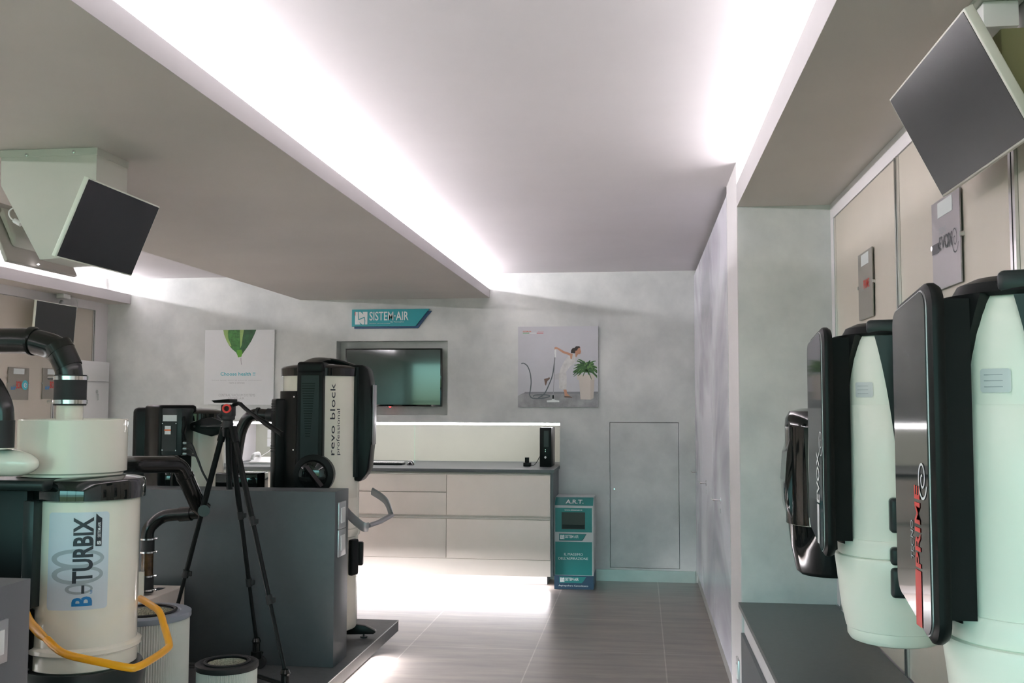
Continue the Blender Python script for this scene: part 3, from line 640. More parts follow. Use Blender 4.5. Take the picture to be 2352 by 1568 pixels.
# tank latch
mb = MB(); mb.obox(C3, 72, RR-.005, RR+.028, .034, .515, .725, bev=.01); mb.obox(C3, 92, RR-.01, RR+.034, .02, .56, .70, bev=.008)
mb.build('latch', black, t)
for ang in (20, 100, 200, 290):
    a = math.radians(ang); d_ = V(math.sin(a), -math.cos(a), 0); s_ = V(math.cos(a), math.sin(a), 0)*.028; o_ = V(RC[0], RC[1], 0)
    A = [o_+d_*r+V(0, 0, z) for r, z in ((.15, .150), (.33, .150), (.345, .163), (.335, .172), (.28, .200), (.15, .222))]
    MB().prism([q-s_ for q in A], s_*2, bev=.004).build('foot', black, t)
    mb = MB(); mb.tube([o_+d_*.27+V(0, 0, .127), o_+d_*.27+V(0, 0, .133)], .022, 14); mb.tube([o_+d_*.27+V(0, 0, .133), o_+d_*.27+V(0, 0, .152)], .006, 8); mb.build('levelling_foot', rubber, t)
bm = text_bm('revo block', .42, .030, bold=0.005, space=1.05); cyl_map(bm, C3, RR+.0015, 37.5, 1.225); mb = MB(); mb.b = bm; mb.build('lettering', charcoal, t, recalc=False)
bm = text_bm('professional', .27, .026, bold=0.0); cyl_map(bm, C3, RR+.0015, 46.5, 1.225); mb = MB(); mb.b = bm; mb.build('lettering', charcoal, t, recalc=False)

# ================================================================== REAR LEFT VACUUM
MC = (-2.80, 6.08); MR = .155
t = thing('central_vacuum', 'shorter cream and black central vacuum at the rear left behind the partition', 'vacuum cleaner', (MC[0], MC[1], .127))
C4 = (MC[0], MC[1], 0)
MB().lathe([(0, .1275), (MR, .1275), (MR, .3), (MR+.01, .42), (MR, .425), (MR, 1.42), (0, 1.42)], C4, 64).build('tank', cream, t)
MB().lathe([(MR, 1.415), (MR+.012, 1.417), (MR+.012, 1.462), (MR, 1.475), (MR-.06, 1.49), (0, 1.50)], C4, 64).build('lid', gloss, t)
mb = MB(); mb.obox(C4, -40, .07, .315, .115, 1.0, 1.515, bev=.02); cs = mb.build('control_box', black, t)
mb = MB(); mb.obox(C4, -72, .10, .40, .055, 1.02, 1.50, bev=.03); mb.build('side_shell', black, t)
fx = lambda x, y, Y=5.80: at(x, y, Y=Y)
def plate(name, x0, y0, x1, y1, Y, th, mt, par, bev=0):
    a = at(x0, y1, Y=Y); b = at(x1, y0, Y=Y); return MB().box(a.x, b.x, Y, Y+th, a.z, b.z, bev=bev).build(name, mt, par)
plate('front_cover', 370, 938, 419, 1045, 5.775, .16, teal_black, t, .004)
plate('label', 374, 953, 406, 967, 5.772, .0025, paper, t); plate('access_panel', 371, 970, 406, 1036, 5.770, .004, gloss, t)
plate('sticker', 378, 978, 392, 997, 5.767, .0025, paper, t); plate('sticker_stripe', 377, 986, 392, 989, 5.765, .0018, orange, t)
for x, y in ((373, 972), (404, 972), (372, 1033), (403, 1034)): plate('screw', x-1, y-1, x+1.5, y+1.5, 5.766, .003, chrome, t)
mb = MB(); a = [at(x, y, Y=5.885) for x, y in ((425, 980), (440, 971), (462, 962), (485, 958), (505, 966), (520, 980), (507, 995), (485, 1002), (462, 996), (440, 988))]
mb.prism(a, (0, .02, 0), bev=.003); mb.build('wall_bracket', black, t)
mb = MB(); mb.tube([at(462, 979, Y=5.875), at(522, 979, Y=5.86)], .012, 12); mb.build('bracket_bar', teal_black, t)
MB().lathe([(.008, 0), (.008, -.004), (0, -.004)], at(447, 979, Y=5.884), 14, ax='y').build('bolt', chrome, t)
mb = MB(); 
for y in (1017, 1030, 1042): mb.tube([at(417, y, Y=5.80), at(424, y, Y=5.80), at(429, y, Y=5.80)], [.011, .011, .007], 12)
mb.build('cable_gland', alu, t)
mb = MB()
for k, y in enumerate((1017, 1030, 1042)): mb.tube(sm([at(429, y, Y=5.80), at(440, y+3, Y=5.79), at(452, 1050, Y=5.78), at(466, 1085, Y=5.77), at(484, 1118, Y=5.78), at(486, 1135, Y=5.8)]), .0065, 8)
mb.build('cables', rubber, t)
mb = MB(); mb.tube(sm([at(421, 958, Y=5.79), at(424, 975, Y=5.78), at(420, 995, Y=5.79), at(424, 1012, Y=5.80)]), .014, 10); mb.build('plug', black, t)
plate('drain_valve', 352, 1082, 392, 1126, 5.80, .08, gloss, t, .01)
t2 = tag(boxo('speaker_box', (at(497, 1100, Y=5.62).x, at(594, 1100, Y=5.62).x, 5.60, 5.78, 1.0, at(500, 1085, Y=5.62).z), gloss, bev=.008), 'glossy black box just visible behind the top of the partition', 'box')
t2.name = 'gloss_box'; ORG[t2.name] = Vector(t2.location)
# support that carries it
boxo('stand', (at(497, 1100, Y=5.62).x+.02, at(594, 1100, Y=5.62).x-.02, 5.62, 5.76, .127, .999), darkgrey, t2)
pass
# black elbow between the rear units
t = thing('exhaust_pipe', 'black corrugated elbow pipe joining the two rear vacuum units', 'pipe', at(545, 1130, Y=5.9))
P_ = bend([at(632, 954, Y=5.92), at(575, 950, Y=5.92), at(553, 985, Y=5.92), at(541, 1060, Y=5.92), at(538, 1135, Y=5.92)], .07)
MB().tube(P_, .036, 20).build('duct', pipe_m, t)
mb = MB()
for x, y, x2, y2 in ((628, 954, 614, 953), (596, 951, 590, 951)): mb.tube([at(x, y, Y=5.92), at(x2, y2, Y=5.92)], .042, 20)
mb.build('coupling', rubber, t)

# ================================================================== FOREGROUND VACUUM ("B-TURBIX")
TC = (-1.985, 3.40); TR = .184
t = thing('central_vacuum', 'large cream industrial vacuum with white label and yellow handle in the left foreground', 'vacuum cleaner', (TC[0], TC[1], .127))
C5 = (TC[0], TC[1], 0)
zt = lambda y: at(200, y, Y=3.245).z
MB().lathe([(TR-.004, zt(1152)-.002), (TR-.004, zt(1490)), (TR+.004, zt(1492)), (TR+.012, zt(1496)), (TR+.012, zt(1505)), (TR+.002, zt(1510))][::-1], C5, 128).build('dust_tank', cream, t)
MB().lathe([(TR-.002, zt(1506)), (TR-.002, zt(1545)), (TR-.012, zt(1550)), (0, zt(1550))][::-1], C5, 96).build('tank_foot', cream, t)
MB().lathe([(0, .128), (.12, .128), (.13, .18), (TR+.02, .50), (TR+.03, .565), (TR+.015, zt(1550)+.002), (0, zt(1550)+.002)], C5, 64).build('base_cone', teal_black, t)
MB().lathe([(TR-.004, zt(1153)), (TR+.013, zt(1150)), (TR+.014, zt(1112)), (TR+.008, zt(1104)), (TR-.03, zt(1098)), (0, zt(1092))], C5, 128).build('lid', gloss, t)
DC = (TC[0]-.068, TC[1]+.01, 0); DR = .186
zd = lambda y: at(150, y, Y=3.245).z
MB().lathe([(0, zd(1097)), (DR-.012, zd(1097)), (DR-.012, zd(1092)), (DR, zd(1088)), (DR, zd(966)), (DR-.003, zd(963.5)), (DR-.02, zd(963.5)), (DR-.02, zd(967)), (0, zd(967))], DC, 128).build('filter_drum', cream, t)
pc = at(160, 950, Y=3.40); PCx = (pc.x, 3.40, 0); z = lambda y: at(160, y, Y=3.4).z
MB().lathe([(.046, z(985)), (.046, z(925))], PCx, 48).build('outlet_neck', cream, t)
cp = thing('rubber_coupling', 'black rubber coupling with two steel clamps on top of the cream drum', 'coupling', (pc.x, 3.4, z(932)))
MB().lathe([(.047, z(931)), (.055, z(931)), (.056, z(928)), (.0555, z(900)), (.056, z(864)), (.055, z(861)), (.047, z(861))], PCx, 48).build('sleeve', rubber, cp)
clamp_ring(PCx, .0565, z(868), parent=cp, w=.014); clamp_ring(PCx, .0565, z(922.5), parent=cp, w=.014)
pp = thing('suction_pipe', 'thick black pipe elbow coming from the left frame edge onto the drum', 'pipe', (pc.x, 3.4, z(860)))
A = [at(-260, 783, Y=3.42), at(113, 783, Y=3.40), at(158, 830, Y=3.40), at(159, 871, Y=3.40)]
A2 = bend([A[0], at(75, 782, Y=3.40), at(134, 800, Y=3.40), at(157, 842, Y=3.40), at(159, 866, Y=3.40)], .05)
MB().tube(A2, .047, 32).build('duct', pipe_m, pp)
mb = MB(); mb.tube([at(72, 783, Y=3.40), at(78, 783, Y=3.40), at(80, 783.5, Y=3.40)], [.0535, .0535, .049], 32); mb.tube([at(131, 793, Y=3.4), at(141, 809, Y=3.4)], .051, 32); mb.tube([at(140, 806, Y=3.4), at(158, 845, Y=3.4)], .049, 32); mb.build('socket_rim', pipe_m, pp)
pp = thing('suction_pipe', 'second black elbow pipe cut by the left frame edge behind the drum', 'pipe', at(0, 1030, Y=3.12))
MB().tube(bend([at(-120, 845, Y=3.15), at(-25, 868, Y=3.12), at(7, 930, Y=3.12), at(8, 975, Y=3.12)], .07), .034, 28).build('duct', pipe_m, pp)
c_ = at(4, 1030, Y=3.10); MB().lathe([(0, c_.z), (.038, c_.z), (.038, at(4, 965, Y=3.1).z), (.034, at(4, 965, Y=3.1).z)], (c_.x, 3.10, 0), 40).build('sleeve', rubber, pp)
MB().lathe([(.0385, c_.z-.001), (.0395, c_.z-.001), (.0395, c_.z+.003), (.0385, c_.z+.003)], (c_.x, 3.10, 0), 40).build('trim_ring', cream, pp)
a = at(-60, 1062, Y=3.14); b = at(88, 1066, Y=3.14)
mb = MB(); n_ = 9; pts_ = [a, at(20, 1062, Y=3.14)]; rs = [.046, .046]
for k in range(1, n_+1): 
    th = k/n_*PI/2; pts_.append(at(20, 1062, Y=3.14).lerp(b, math.sin(th))); rs.append(.046*math.cos(th)*.98+.001)
mb.tube(pts_, rs, 32); mb.build('side_inlet', cream, t)
# black motor housing left of the tank
p = at(75, 1100, Y=3.30); q = at(20, 1430, Y=3.28)
mb = MB(); mb.box(-2.62, at(68, 1250, Y=3.22).x, 3.20, 3.58, .62, at(50, 1108, Y=3.2).z, bev=.02); hs = mb.build('motor_housing', black, t)
mb = MB(); mb.box(-2.60, at(108, 1110, Y=3.17).x, 3.15, 3.62, at(50, 1128, Y=3.15).z, at(50, 1103, Y=3.15).z, bev=.014, seg=4); mb.build('housing_cap', teal_black, t)
mb = MB(); mb.box(at(52, 1250, Y=3.19).x, at(77, 1250, Y=3.19).x, 3.185, 3.25, at(60, 1398, Y=3.19).z, at(60, 1150, Y=3.19).z, bev=.004); mb.build('housing_edge', teal_black, t)
mb = MB(); xx0, xx1 = at(56, 1480, Y=3.24).x, at(75, 1480, Y=3.24).x; mb.box(xx0, xx1, 3.235, 3.26, at(60, 1550, Y=3.24).z, at(60, 1400, Y=3.24).z); mb.build('side_plate', black, t)
for y in (1494, 1536): MB().lathe([(.004, 0), (.004, -.002), (0, -.003)], at(66, y, Y=3.235), 12, ax='y').build('bolt', chrome, t)
# label wrapped on the tank
aw = lambda x: 30+math.degrees(math.asin((x-204)/127))
zl0, zl1 = at(185, 1402, Y=3.23).z, at(185, 1177, Y=3.23).z
bm = bmesh.new(); W0, HH = TR*math.radians(aw(253)-aw(121)), zl1-zl0; rr = .012; pts_ = []
for cx, cy, s0 in ((W0-rr, rr, -90), (W0-rr, HH-rr, 0), (rr, HH-rr, 90), (rr, rr, 180)):
    for k in range(6): a = math.radians(s0+k*18); pts_.append((cx+rr*math.cos(a), cy+rr*math.sin(a)))
bm.faces.new([bm.verts.new((x, y, 0)) for x, y in pts_]); cyl_map(bm, C5, TR-.0030, aw(121), zl0, rot=0); mb = MB(); mb.b.free(); mb.b = bm; lb = mb.build('label', label_m, t, recalc=False)
def swirl(cx, cy, rx, ry, wd):
    bm = bmesh.new(); n = 40; ro = [bm.verts.new((cx+rx*math.cos(2*PI*k/n), cy+ry*math.sin(2*PI*k/n), 0)) for k in range(n)]; ri = [bm.verts.new((cx+(rx-wd)*math.cos(2*PI*k/n)+wd*.25, cy+(ry-wd*.8)*math.sin(2*PI*k/n), 0)) for k in range(n)]
    for k in range(n): bm.faces.new((ro[k], ro[(k+1) % n], ri[(k+1) % n], ri[k]))
    cyl_map(bm, C5, TR-.0024, aw(121), zl0, rot=0); mb = MB(); mb.b.free(); mb.b = bm; mb.build('swirl', mat('swirl_grey', (.36, .41, .44), .4), lb, recalc=False)
swirl(W0*.50, HH*.36, W0*.42, HH*.10, .016); swirl(W0*.50, HH*.525, W0*.43, HH*.10, .016); swirl(W0*.54, HH*.215, W0*.22, HH*.055, .010)
def ctext(s, u, v, w, h, mt, bold=0):
    bm = text_bm(s, w, h, bold); cyl_map(bm, C5, TR-.0018, aw(u), at(185, v, Y=3.23).z); mb = MB(); mb.b.free(); mb.b = bm; mb.build('lettering', mt, lb, recalc=False)
zz = lambda a, b: at(185, b, Y=3.23).z-at(185, a, Y=3.23).z
hT = TR*math.radians(aw(221)-aw(176))
ctext('B', 221, 1393, zz(1393, 1371), hT, blue, .03); ctext('TURBIX', 221, 1340, zz(1340, 1188), hT, charcoal, .03)
ctext('-', 203, 1364, zz(1364, 1345), hT*.14, charcoal, .02); ctext('ig', 221, 1366, zz(1366, 1357), .008, blue)
bm = bmesh.new(); bm.faces.new([bm.verts.new(p) for p in ((0, 0, 0), (.020, 0, 0), (.020, .095, 0), (.012, .100, 0), (0, .112, 0))]); cyl_map(bm, C5, TR-.0018, aw(225), at(185, 1256, Y=3.23).z, rot=0); mb = MB(); mb.b.free(); mb.b = bm; mb.build('small_tag', charcoal, lb, recalc=False)
bm = text_bm('SISTEM-AIR', .052, .010, .01); cyl_map(bm, C5, TR-.0012, aw(236), at(185, 1236, Y=3.23).z); mb = MB(); mb.b.free(); mb.b = bm; mb.build('lettering', white_print, lb, recalc=False)
bm = text_bm('S', .013, .013, .06); cyl_map(bm, C5, TR-.0012, aw(237), at(185, 1253, Y=3.23).z); mb = MB(); mb.b.free(); mb.b = bm; mb.build('lettering', white_print, lb, recalc=False)
# yellow handle
hp = [(108, 1468, 3.125), (135, 1493, 3.09), (165, 1506, 3.075), (230, 1520, 3.065), (296, 1533, 3.075), (318, 1530, 3.09), (350, 1513, 3.16), (384, 1489, 3.25), (388, 1476, 3.28), (378, 1440, 3.36), (366, 1405, 3.43), (345, 1388, 3.50), (322, 1374, 3.56)]
mb = MB(); mb.tube(sm([at(x, y, Y=Y) for x, y, Y in hp], 4), .0125, 16)
mb.tube(sm([at(62, 1412, Y=3.20), at(72, 1432, Y=3.18), at(90, 1452, Y=3.15), at(110, 1469, Y=3.125)], 4), [.022]*9+[.019, .017, .014, .0125], 12, flat=(.35, 1)); mb.build('yellow_handle', yellow, t)
mb = MB(); mb.tube([at(50, 1432, Y=3.22), at(70, 1432, Y=3.19)], .016, 16); mb.build('handle_pivot', black, t)

# pipe run from the foreground unit down to the beige box
t = thing('pipe_run', 'black pipe run with elbows and brown sight tube in front of the dark partition', 'pipe', at(340, 1355, Y=4.85))
run = bend([at(255, 1069, Y=4.2), at(300, 1067, Y=4.45), at(412, 1066, Y=4.75), at(455, 1160, Y=4.9)], .05)
MB().tube(run, .041, 28).build('upper_duct', pipe_m, t)
mb = MB(); mb.tube([at(398, 1066, Y=4.72), at(402, 1066, Y=4.73)], .046, 28); mb.tube([at(424, 1092, Y=4.79), at(427, 1098, Y=4.80)], .0445, 28); mb.build('socket_rim', pipe_m, t)
mb = MB(); mb.tube([at(452, 1158, Y=4.90), at(470, 1172, Y=4.93)], .042, 28); mb.tube([at(468, 1173, Y=4.80), at(468, 1173, Y=5.02)], .029, 28); mb.build('knuckle', pipe_m, t)
lo = bend([at(462, 1176, Y=4.93), at(372, 1184, Y=4.93), at(340, 1213, Y=4.90), at(338, 1240, Y=4.90)], .05)
MB().tube(lo, .032, 24).build('lower_duct', pipe_m, t)
mb = MB(); mb.tube([at(413, 1181, Y=4.93), at(440, 1179, Y=4.93)], .037, 24); mb.build('socket', pipe_m, t)
c_ = at(338, 1300, Y=4.90); zz4 = lambda y: at(338, y, Y=4.9).z; Pc = (c_.x, 4.90, 0)
for a, b in ((1236, 1269), (1320, 1360)): MB().lathe([(.030, zz4(b)), (.034, zz4(b)), (.034, zz4(a)), (.030, zz4(a))], Pc, 32).build('rubber_sleeve', rubber, t)
MB().lathe([(.030, zz4(1330)), (.030, zz4(1262))], Pc, 32).build('sight_tube', brown, t)
for y in (1237, 1267, 1322, 1354): clamp_ring(Pc, .0345, zz4(y), parent=t, ang=110, w=.008)
zb = at(420, 1346, Y=5.15).z
t = thing('beige_unit', 'low beige metal unit beneath the pipe run beside the pleated filter', 'unit', (-2.4, 4.95, .127))
boxo('housing', (-2.75, at(421, 1350, Y=5.15).x, 4.78, 5.17, .1275, zb), cab_m, t, .006)
boxo('label', (at(338, 1350, Y=5.05).x+.04, at(372, 1348, Y=5.05).x, 5.02, 5.09, zb, zb+.0015), charcoal, t); boxo('flange', (at(314, 1350, Y=4.7).x, at(331, 1350, Y=4.7).x, 4.69, 4.70, .1275, at(325, 1312, Y=4.7).z), cream, t)

# ================================================================== PLEATED FILTERS
def pleated(name, c, r, z0, z1, rimm, lab, hole, np_=110):
    t = thing(name, lab, 'filter', (c[0], c[1], z0))
    mb = MB(); n = np_*2; ring = [[], []]
    for k in range(n):
        a = 2*PI*k/n; rr = r*(.975 if k % 2 else .945)
        for j, z in enumerate((z0+.02, z1-.02)): ring[j].append(mb.b.verts.new((c[0]+rr*math.cos(a), c[1]+rr*math.sin(a), z)))
    for k in range(n): mb.b.faces.new((ring[0][k], ring[0][(k+1) % n], ring[1][(k+1) % n], ring[1][k]))
    mb.build('pleats', filt, t, smooth=False)
    MB().lathe([(r*.5, z0), (r, z0), (r, z0+.022), (r*.5, z0+.022)], (c[0], c[1], 0), 64).build('bottom_rim', rimm, t)
    MB().lathe([(hole, z1-.03), (r, z1-.026), (r+.002, z1-.022), (r+.002, z1-.004), (r-.004, z1), (hole+.03, z1), (hole+.026, z1-.004), (hole, z1-.006)], (c[0], c[1], 0), 96).build('top_rim', rimm, t)
    MB().lathe([(hole+.002, z1-.002), (hole+.014, z1-.002), (hole+.016, z1+.004), (hole+.008, z1+.007), (hole, z1+.004)], (c[0], c[1], 0), 64).build('gasket', rubber, t)
    MB().lathe([(hole, z0+.03), (hole, z1-.006)], (c[0], c[1], 0), 64).build('inner_mesh', mesh_m, t)
    MB().lathe([(0, z0+.024), (hole, z0+.024)], (c[0], c[1], 0), 48).build('core_base', filt, t)
    return t
fc = at(333, 1405, Y=4.02)
pleated('pleated_filter', (fc.x, 4.02), .185, .127, fc.z+.004, filt_rim, 'large white pleated filter with grey rim behind the yellow handle', .115)
fb = at(521.5, 1519, Y=4.25)
pleated('pleated_filter', (fb.x, 4.25), .133, .127, fb.z, rubber, 'smaller white pleated filter with black rim at the bottom edge', .085, 90)

# ================================================================== TRIPOD
hub = at(524, 990, Y=4.85)
t = thing('camera_tripod', 'black tripod with a red-ringed video head standing before the dark partition', 'tripod', (hub.x, 4.85, .127))
feet = [(at(655, 1545, Y=4.60), 'a'), (at(589, 1472, Y=5.10), 'b'), (at(392, 1450, Y=4.86), 'c')]
tops = [at(535, 985, Y=4.83), at(528, 990, Y=4.90), at(514, 985, Y=4.85)]
MB().lathe([(.022, hub.z-.03), (.03, hub.z-.02), (.034, hub.z+.01), (.02, hub.z+.03)], (hub.x, 4.85, 0), 24).build('spider', black, t)
for a, (b, k) in zip(tops, feet):
    mb = MB(); d = (b-a); L = d.length
    mb.tube([a-d.normalized()*.01, a+d*.06], .019, 12)
    for s, e_, r in ((.05, .40, .0145), (.38, .72, .012), (.70, 1.0, .0098)): mb.tube([a+d*s, a+d*e_], r, 14)
    lg_ = mb.build('leg', black, t)
    mb = MB()
    for s in (.395, .715): mb.tube([a+d*(s-.018), a+d*(s+.018)], .0165, 12); mb.obox((a+d*s).to_tuple(), 90, .0, .030, .008, (a+d*s).z-.012, (a+d*s).z+.012, bev=.002)
    mb.build('leg_lock', rubber, lg_)
    mb = MB(); mb.tube([b, b-V(0, 0, .05)], .02, 12); mb.lathe([(0, .024), (.017, .017), (.024, 0), (.017, -.017), (0, -.024)], (b.x, b.y, b.z), 16); mb.build('foot', gloss, lg_)
MB().tube([hub+V(0, 0, .03), at(527, 1123, Y=4.88)], .015, 14).build('centre_column', black, t)
# head
mb = MB(); c_ = at(523, 960, Y=4.85); mb.lathe([(.026, c_.z-.055), (.030, c_.z-.03), (.026, c_.z-.012), (.036, c_.z-.006), (.036, c_.z+.01), (.02, c_.z+.014)], (c_.x, 4.85, 0), 24)
c_ = at(524, 942, Y=4.85); mb.box(c_.x-.03, c_.x+.032, 4.82, 4.88, c_.z-.035, c_.z+.03, bev=.01); mb.build('head_body', rubber, t)
c_ = at(521, 938, Y=4.815)
mb = MB(); mb.lathe([(.014, -.006), (.023, -.006), (.023, .004), (.014, .004), (.014, -.006)], c_, 28, ax='y'); mb.build('red_ring', mat('red_anodised', (.75, .03, .02), .3, emit=(1, .05, .03), es=.0), t)
a = at(500, 924, Y=4.84); b = at(537, 917, Y=4.84); MB().hexa([(a.x-.002, 4.80, a.z-.002), (b.x, 4.80, a.z-.002), (b.x, 4.89, a.z-.002), (a.x-.002, 4.89, a.z-.002), (a.x-.014, 4.79, a.z+.010), (b.x-.006, 4.79, b.z+.002), (b.x-.006, 4.90, b.z+.002), (a.x-.014, 4.90, a.z+.010)], bev=.003).build('camera_plate', black, t)
mb = MB(); mb.tube([at(536, 930, Y=4.84), at(548, 926, Y=4.83), at(553, 928, Y=4.82)], .010, 10); mb.tube(sm([at(552, 927, Y=4.82), at(566, 940, Y=4.80), at(590, 958, Y=4.76)]), .010, 10)
mb.tube([at(588, 957, Y=4.76), at(612, 973, Y=4.72), at(648, 997, Y=4.66)], [.0095, .014, .012], 12); mb.build('pan_handle', black, t)
MB().tube([at(512, 948, Y=4.83), at(503, 958, Y=4.82)], [.008, .013], 10).build('lock_knob', rubber, t)
# dolly
dl = thing('tripod_dolly', 'black folding wheeled dolly carrying the tripod feet', 'dolly', (hub.x, 4.85, .127))
hc = V(hub.x+.06, 4.86, .20)
mb = MB(); mb.lathe([(0, -.02), (.05, -.02), (.05, .02), (0, .02)], hc, 24); mb.build('hub', black, dl)
for b, k in feet:
    e_ = V(b.x, b.y, .205); d = (e_-hc).normalized(); mb = MB(); mb.tube([hc, e_+d*.06], .014, 8, flat=(1, .7)); ar = mb.build('arm', black, dl)
    mb = MB(); mb.lathe([(.028, e_.z-.012), (.028, b.z-.052), (.020, b.z-.05), (.020, e_.z-.01)], (b.x, b.y, 0), 18); mb.build('foot_clamp', black, ar)
    w_ = e_+d*.05; mb = MB(); mb.lathe([(0, -.011), (.03, -.011), (.034, -.006), (.034, .006), (.03, .011), (0, .011)], (w_.x, w_.y, .1615), 24, ax='y'); mb.tube([w_, (w_.x, w_.y, .197)], .012, 10); mb.build('castor', rubber, ar)

# ================================================================== CEILING BRACKET AND MONITORS
t = thing('ceiling_bracket', 'tapered pale green metal bracket hanging from the lowered ceiling', 'bracket', (-2.2, 3.56, 2.06))
yb0, yb1 = 3.447, 3.672
prof_ = [(-2.403, 2.479), (-2.016, 2.479), (-2.016, 2.345), (-2.150, 2.064), (-2.232, 2.060), (-2.40, 2.345)]
MB().prism([(x, yb0, z) for x, z in prof_], (0, yb1-yb0, 0)).build('body', bracket_m, t)
mb = MB(); mb.box(-2.406, -2.013, yb0-.003, yb1+.003, 2.452, 2.479); mb.build('ceiling_collar', bracket_m, t)
for x, y in ((62, 356), (170, 349)): MB().lathe([(.006, 0), (.006, -.005), (0, -.007)], at(x, y, Y=yb0-.003), 14, ax='y').build('screw', chrome, t)
for pts_ in ([(33, 476), (22, 484), (22, 496), (30, 505)], ):
    tag(MB().tube(sm([at(x, y, Y=3.56) for x, y in pts_]+[at(48, 514, Y=3.56)]), .003, 8).build('power_cable', white_pl), 'short white cable looping beside the ceiling bracket', 'cable')
tag(MB().tube([at(33, 506, Y=3.56), at(48, 515, Y=3.56)], .010, 8).build('cable_connector', white_pl), 'white cable connector beside the ceiling bracket', 'connector')
def monitor(name, lab, tl, tr, bl, th, side, arm_to, frame_m):
    """slab from three corners of its screen face; side = sign of thickness along the face normal"""
    tl, tr, bl = Vector(tl), Vector(tr), Vector(bl); u = (tr-tl); w = (bl-tl); n = u.cross(w).normalized()*side; br = bl+u
    t = thing(name, lab, 'monitor', (tl+br)/2)
    MB().hexa([bl+n*th, br+n*th, br, bl, tl+n*th, tr+n*th, tr, tl], bev=.003).build('casing', frame_m, t)
    iu, iw = u*.012, w*.018; f = -n*.0012
    c4 = [tl+iu+iw, tr-iu+iw, br-iu-iw, bl+iu-iw]; mb = MB(); mb.prism([c+f for c in c4], n*.0022); mb.build('screen', screen_m, t)
    cb = (tl+br)/2+n*th; MB().tube([cb-n*.002, cb+n*.03, Vector(arm_to)], .016, 12).build('arm', alu, t)
    mb = MB(); mb.hexa([cb+x*u.normalized()*.05+y*w.normalized()*.05+z*n*.02 for z in (0, 1) for x, y in ((-1, 1), (1, 1), (1, -1), (-1, -1))]); mb.build('mount_plate', alu, t)
    return t
A_ = at(203, 407, Y=3.05); B_ = at(127, 590, Y=3.05); L = at(368, 472, X=A_.x)
monitor('monitor', 'black screen tilted towards the aisle on the hanging bracket at left', A_, (A_.x, L.y, A_.z), (B_.x, B_.y, B_.z), -.0+.016, 1, (-2.10, 3.5, 2.17), cream2)
A_ = at(2042, 229, Y=2.8); B_ = at(2165, 453, Y=2.8); L = at(2213, 22, X=A_.x)
monitor('monitor', 'large dark screen tilted down at the upper right above the vacuum units', A_, (A_.x, L.y, A_.z), (B_.x, B_.y, B_.z), .022, 1, (.86, 2.46, 2.35), bracket_m)
boxo('rear_housing', (.775, .835, 2.22, 2.44, 2.18, 2.335), mat('olive_metal', (.19, .18, .085), .5), bpy.data.objects['monitor.001'], .004)
A_ = at(84, 688, X=-4.86); B_ = at(62, 742, X=-4.90); L = at(177, 702, X=-4.86); Bm = A_+(B_-A_)*1.55
monitor('monitor', 'small dark screen under the left soffit in front of the beige wall panels', A_, (A_.x, L.y, A_.z), (A_.x-.02, A_.y, A_.z-.33), .02, 1, (-4.93, 7.95, 2.40), cream2)
# its twin on the far side of the hanging bracket, seen from the back
rb = at(178, 634, X=-2.62); print('rear', rb)
dy = .52; t = thing('monitor', 'back of a grey monitor facing away below the hanging bracket', 'monitor', (-2.6, rb.y-dy/2, rb.z))
ua = V(0, -dy, 0); bl_ = rb; tl_ = rb+V(-.12, 0, .27)*1; 
n_ = V(-.9, 0, -.4).normalized()
MB().hexa([bl_+n_*.018, bl_+ua+n_*.018, bl_+ua, bl_, tl_+n_*.018, tl_+ua+n_*.018, tl_+ua, tl_], bev=.004).build('casing', soff_m, t)
MB().hexa([bl_+V(-.03, -.08, .06), bl_+ua+V(-.03, .06, .06), bl_+ua+V(-.01, .06, .10), bl_+V(-.01, -.08, .10), tl_+V(.02, -.08, -.02), tl_+ua+V(.02, .06, -.02), tl_+ua+V(.05, .06, -.05), tl_+V(.05, -.08, -.05)], bev=.02).build('rear_cover', bracket_m, t)
MB().lathe([(0, .004), (.006, 0), (0, -.004)], at(88, 607, X=-2.60), 12).build('indicator', ledm, t)
MB().tube([(tl_.x+.03, rb.y-.25, tl_.z-.08), (-2.26, 3.56, 2.15)], .014, 10).build('arm', alu, t)
# ceiling connector under the right soffit and under the left soffit
t = thing('junction_box', 'pale ceiling junction box above the upper right screen', 'junction box', (.84, 2.46, 2.40))
boxo('plate', (.785, .895, 2.38, 2.54, 2.468, 2.4795), bracket_m, t, .002); boxo('box', (.80, .88, 2.40, 2.48, 2.405, 2.467), white_pl, t, .004)
t = thing('power_adapter', 'white adapter plugged under the left soffit above the small screen', 'adapter', (-4.9, 7.95, 2.40))
boxo('body', (-4.94, -4.87, 7.88, 7.98, 2.42, 2.4595), white_pl, t, .004); boxo('socket', (-4.94, -4.90, 7.99, 8.03, 2.425, 2.4595), white_pl, t, .003)
MB().tube(sm([(-4.905, 8.03, 2.44), (-4.90, 8.10, 2.44), (-4.90, 8.14, 2.40), (-4.90, 8.13, 2.34)]), .003, 8).build('cord', white_pl, t)

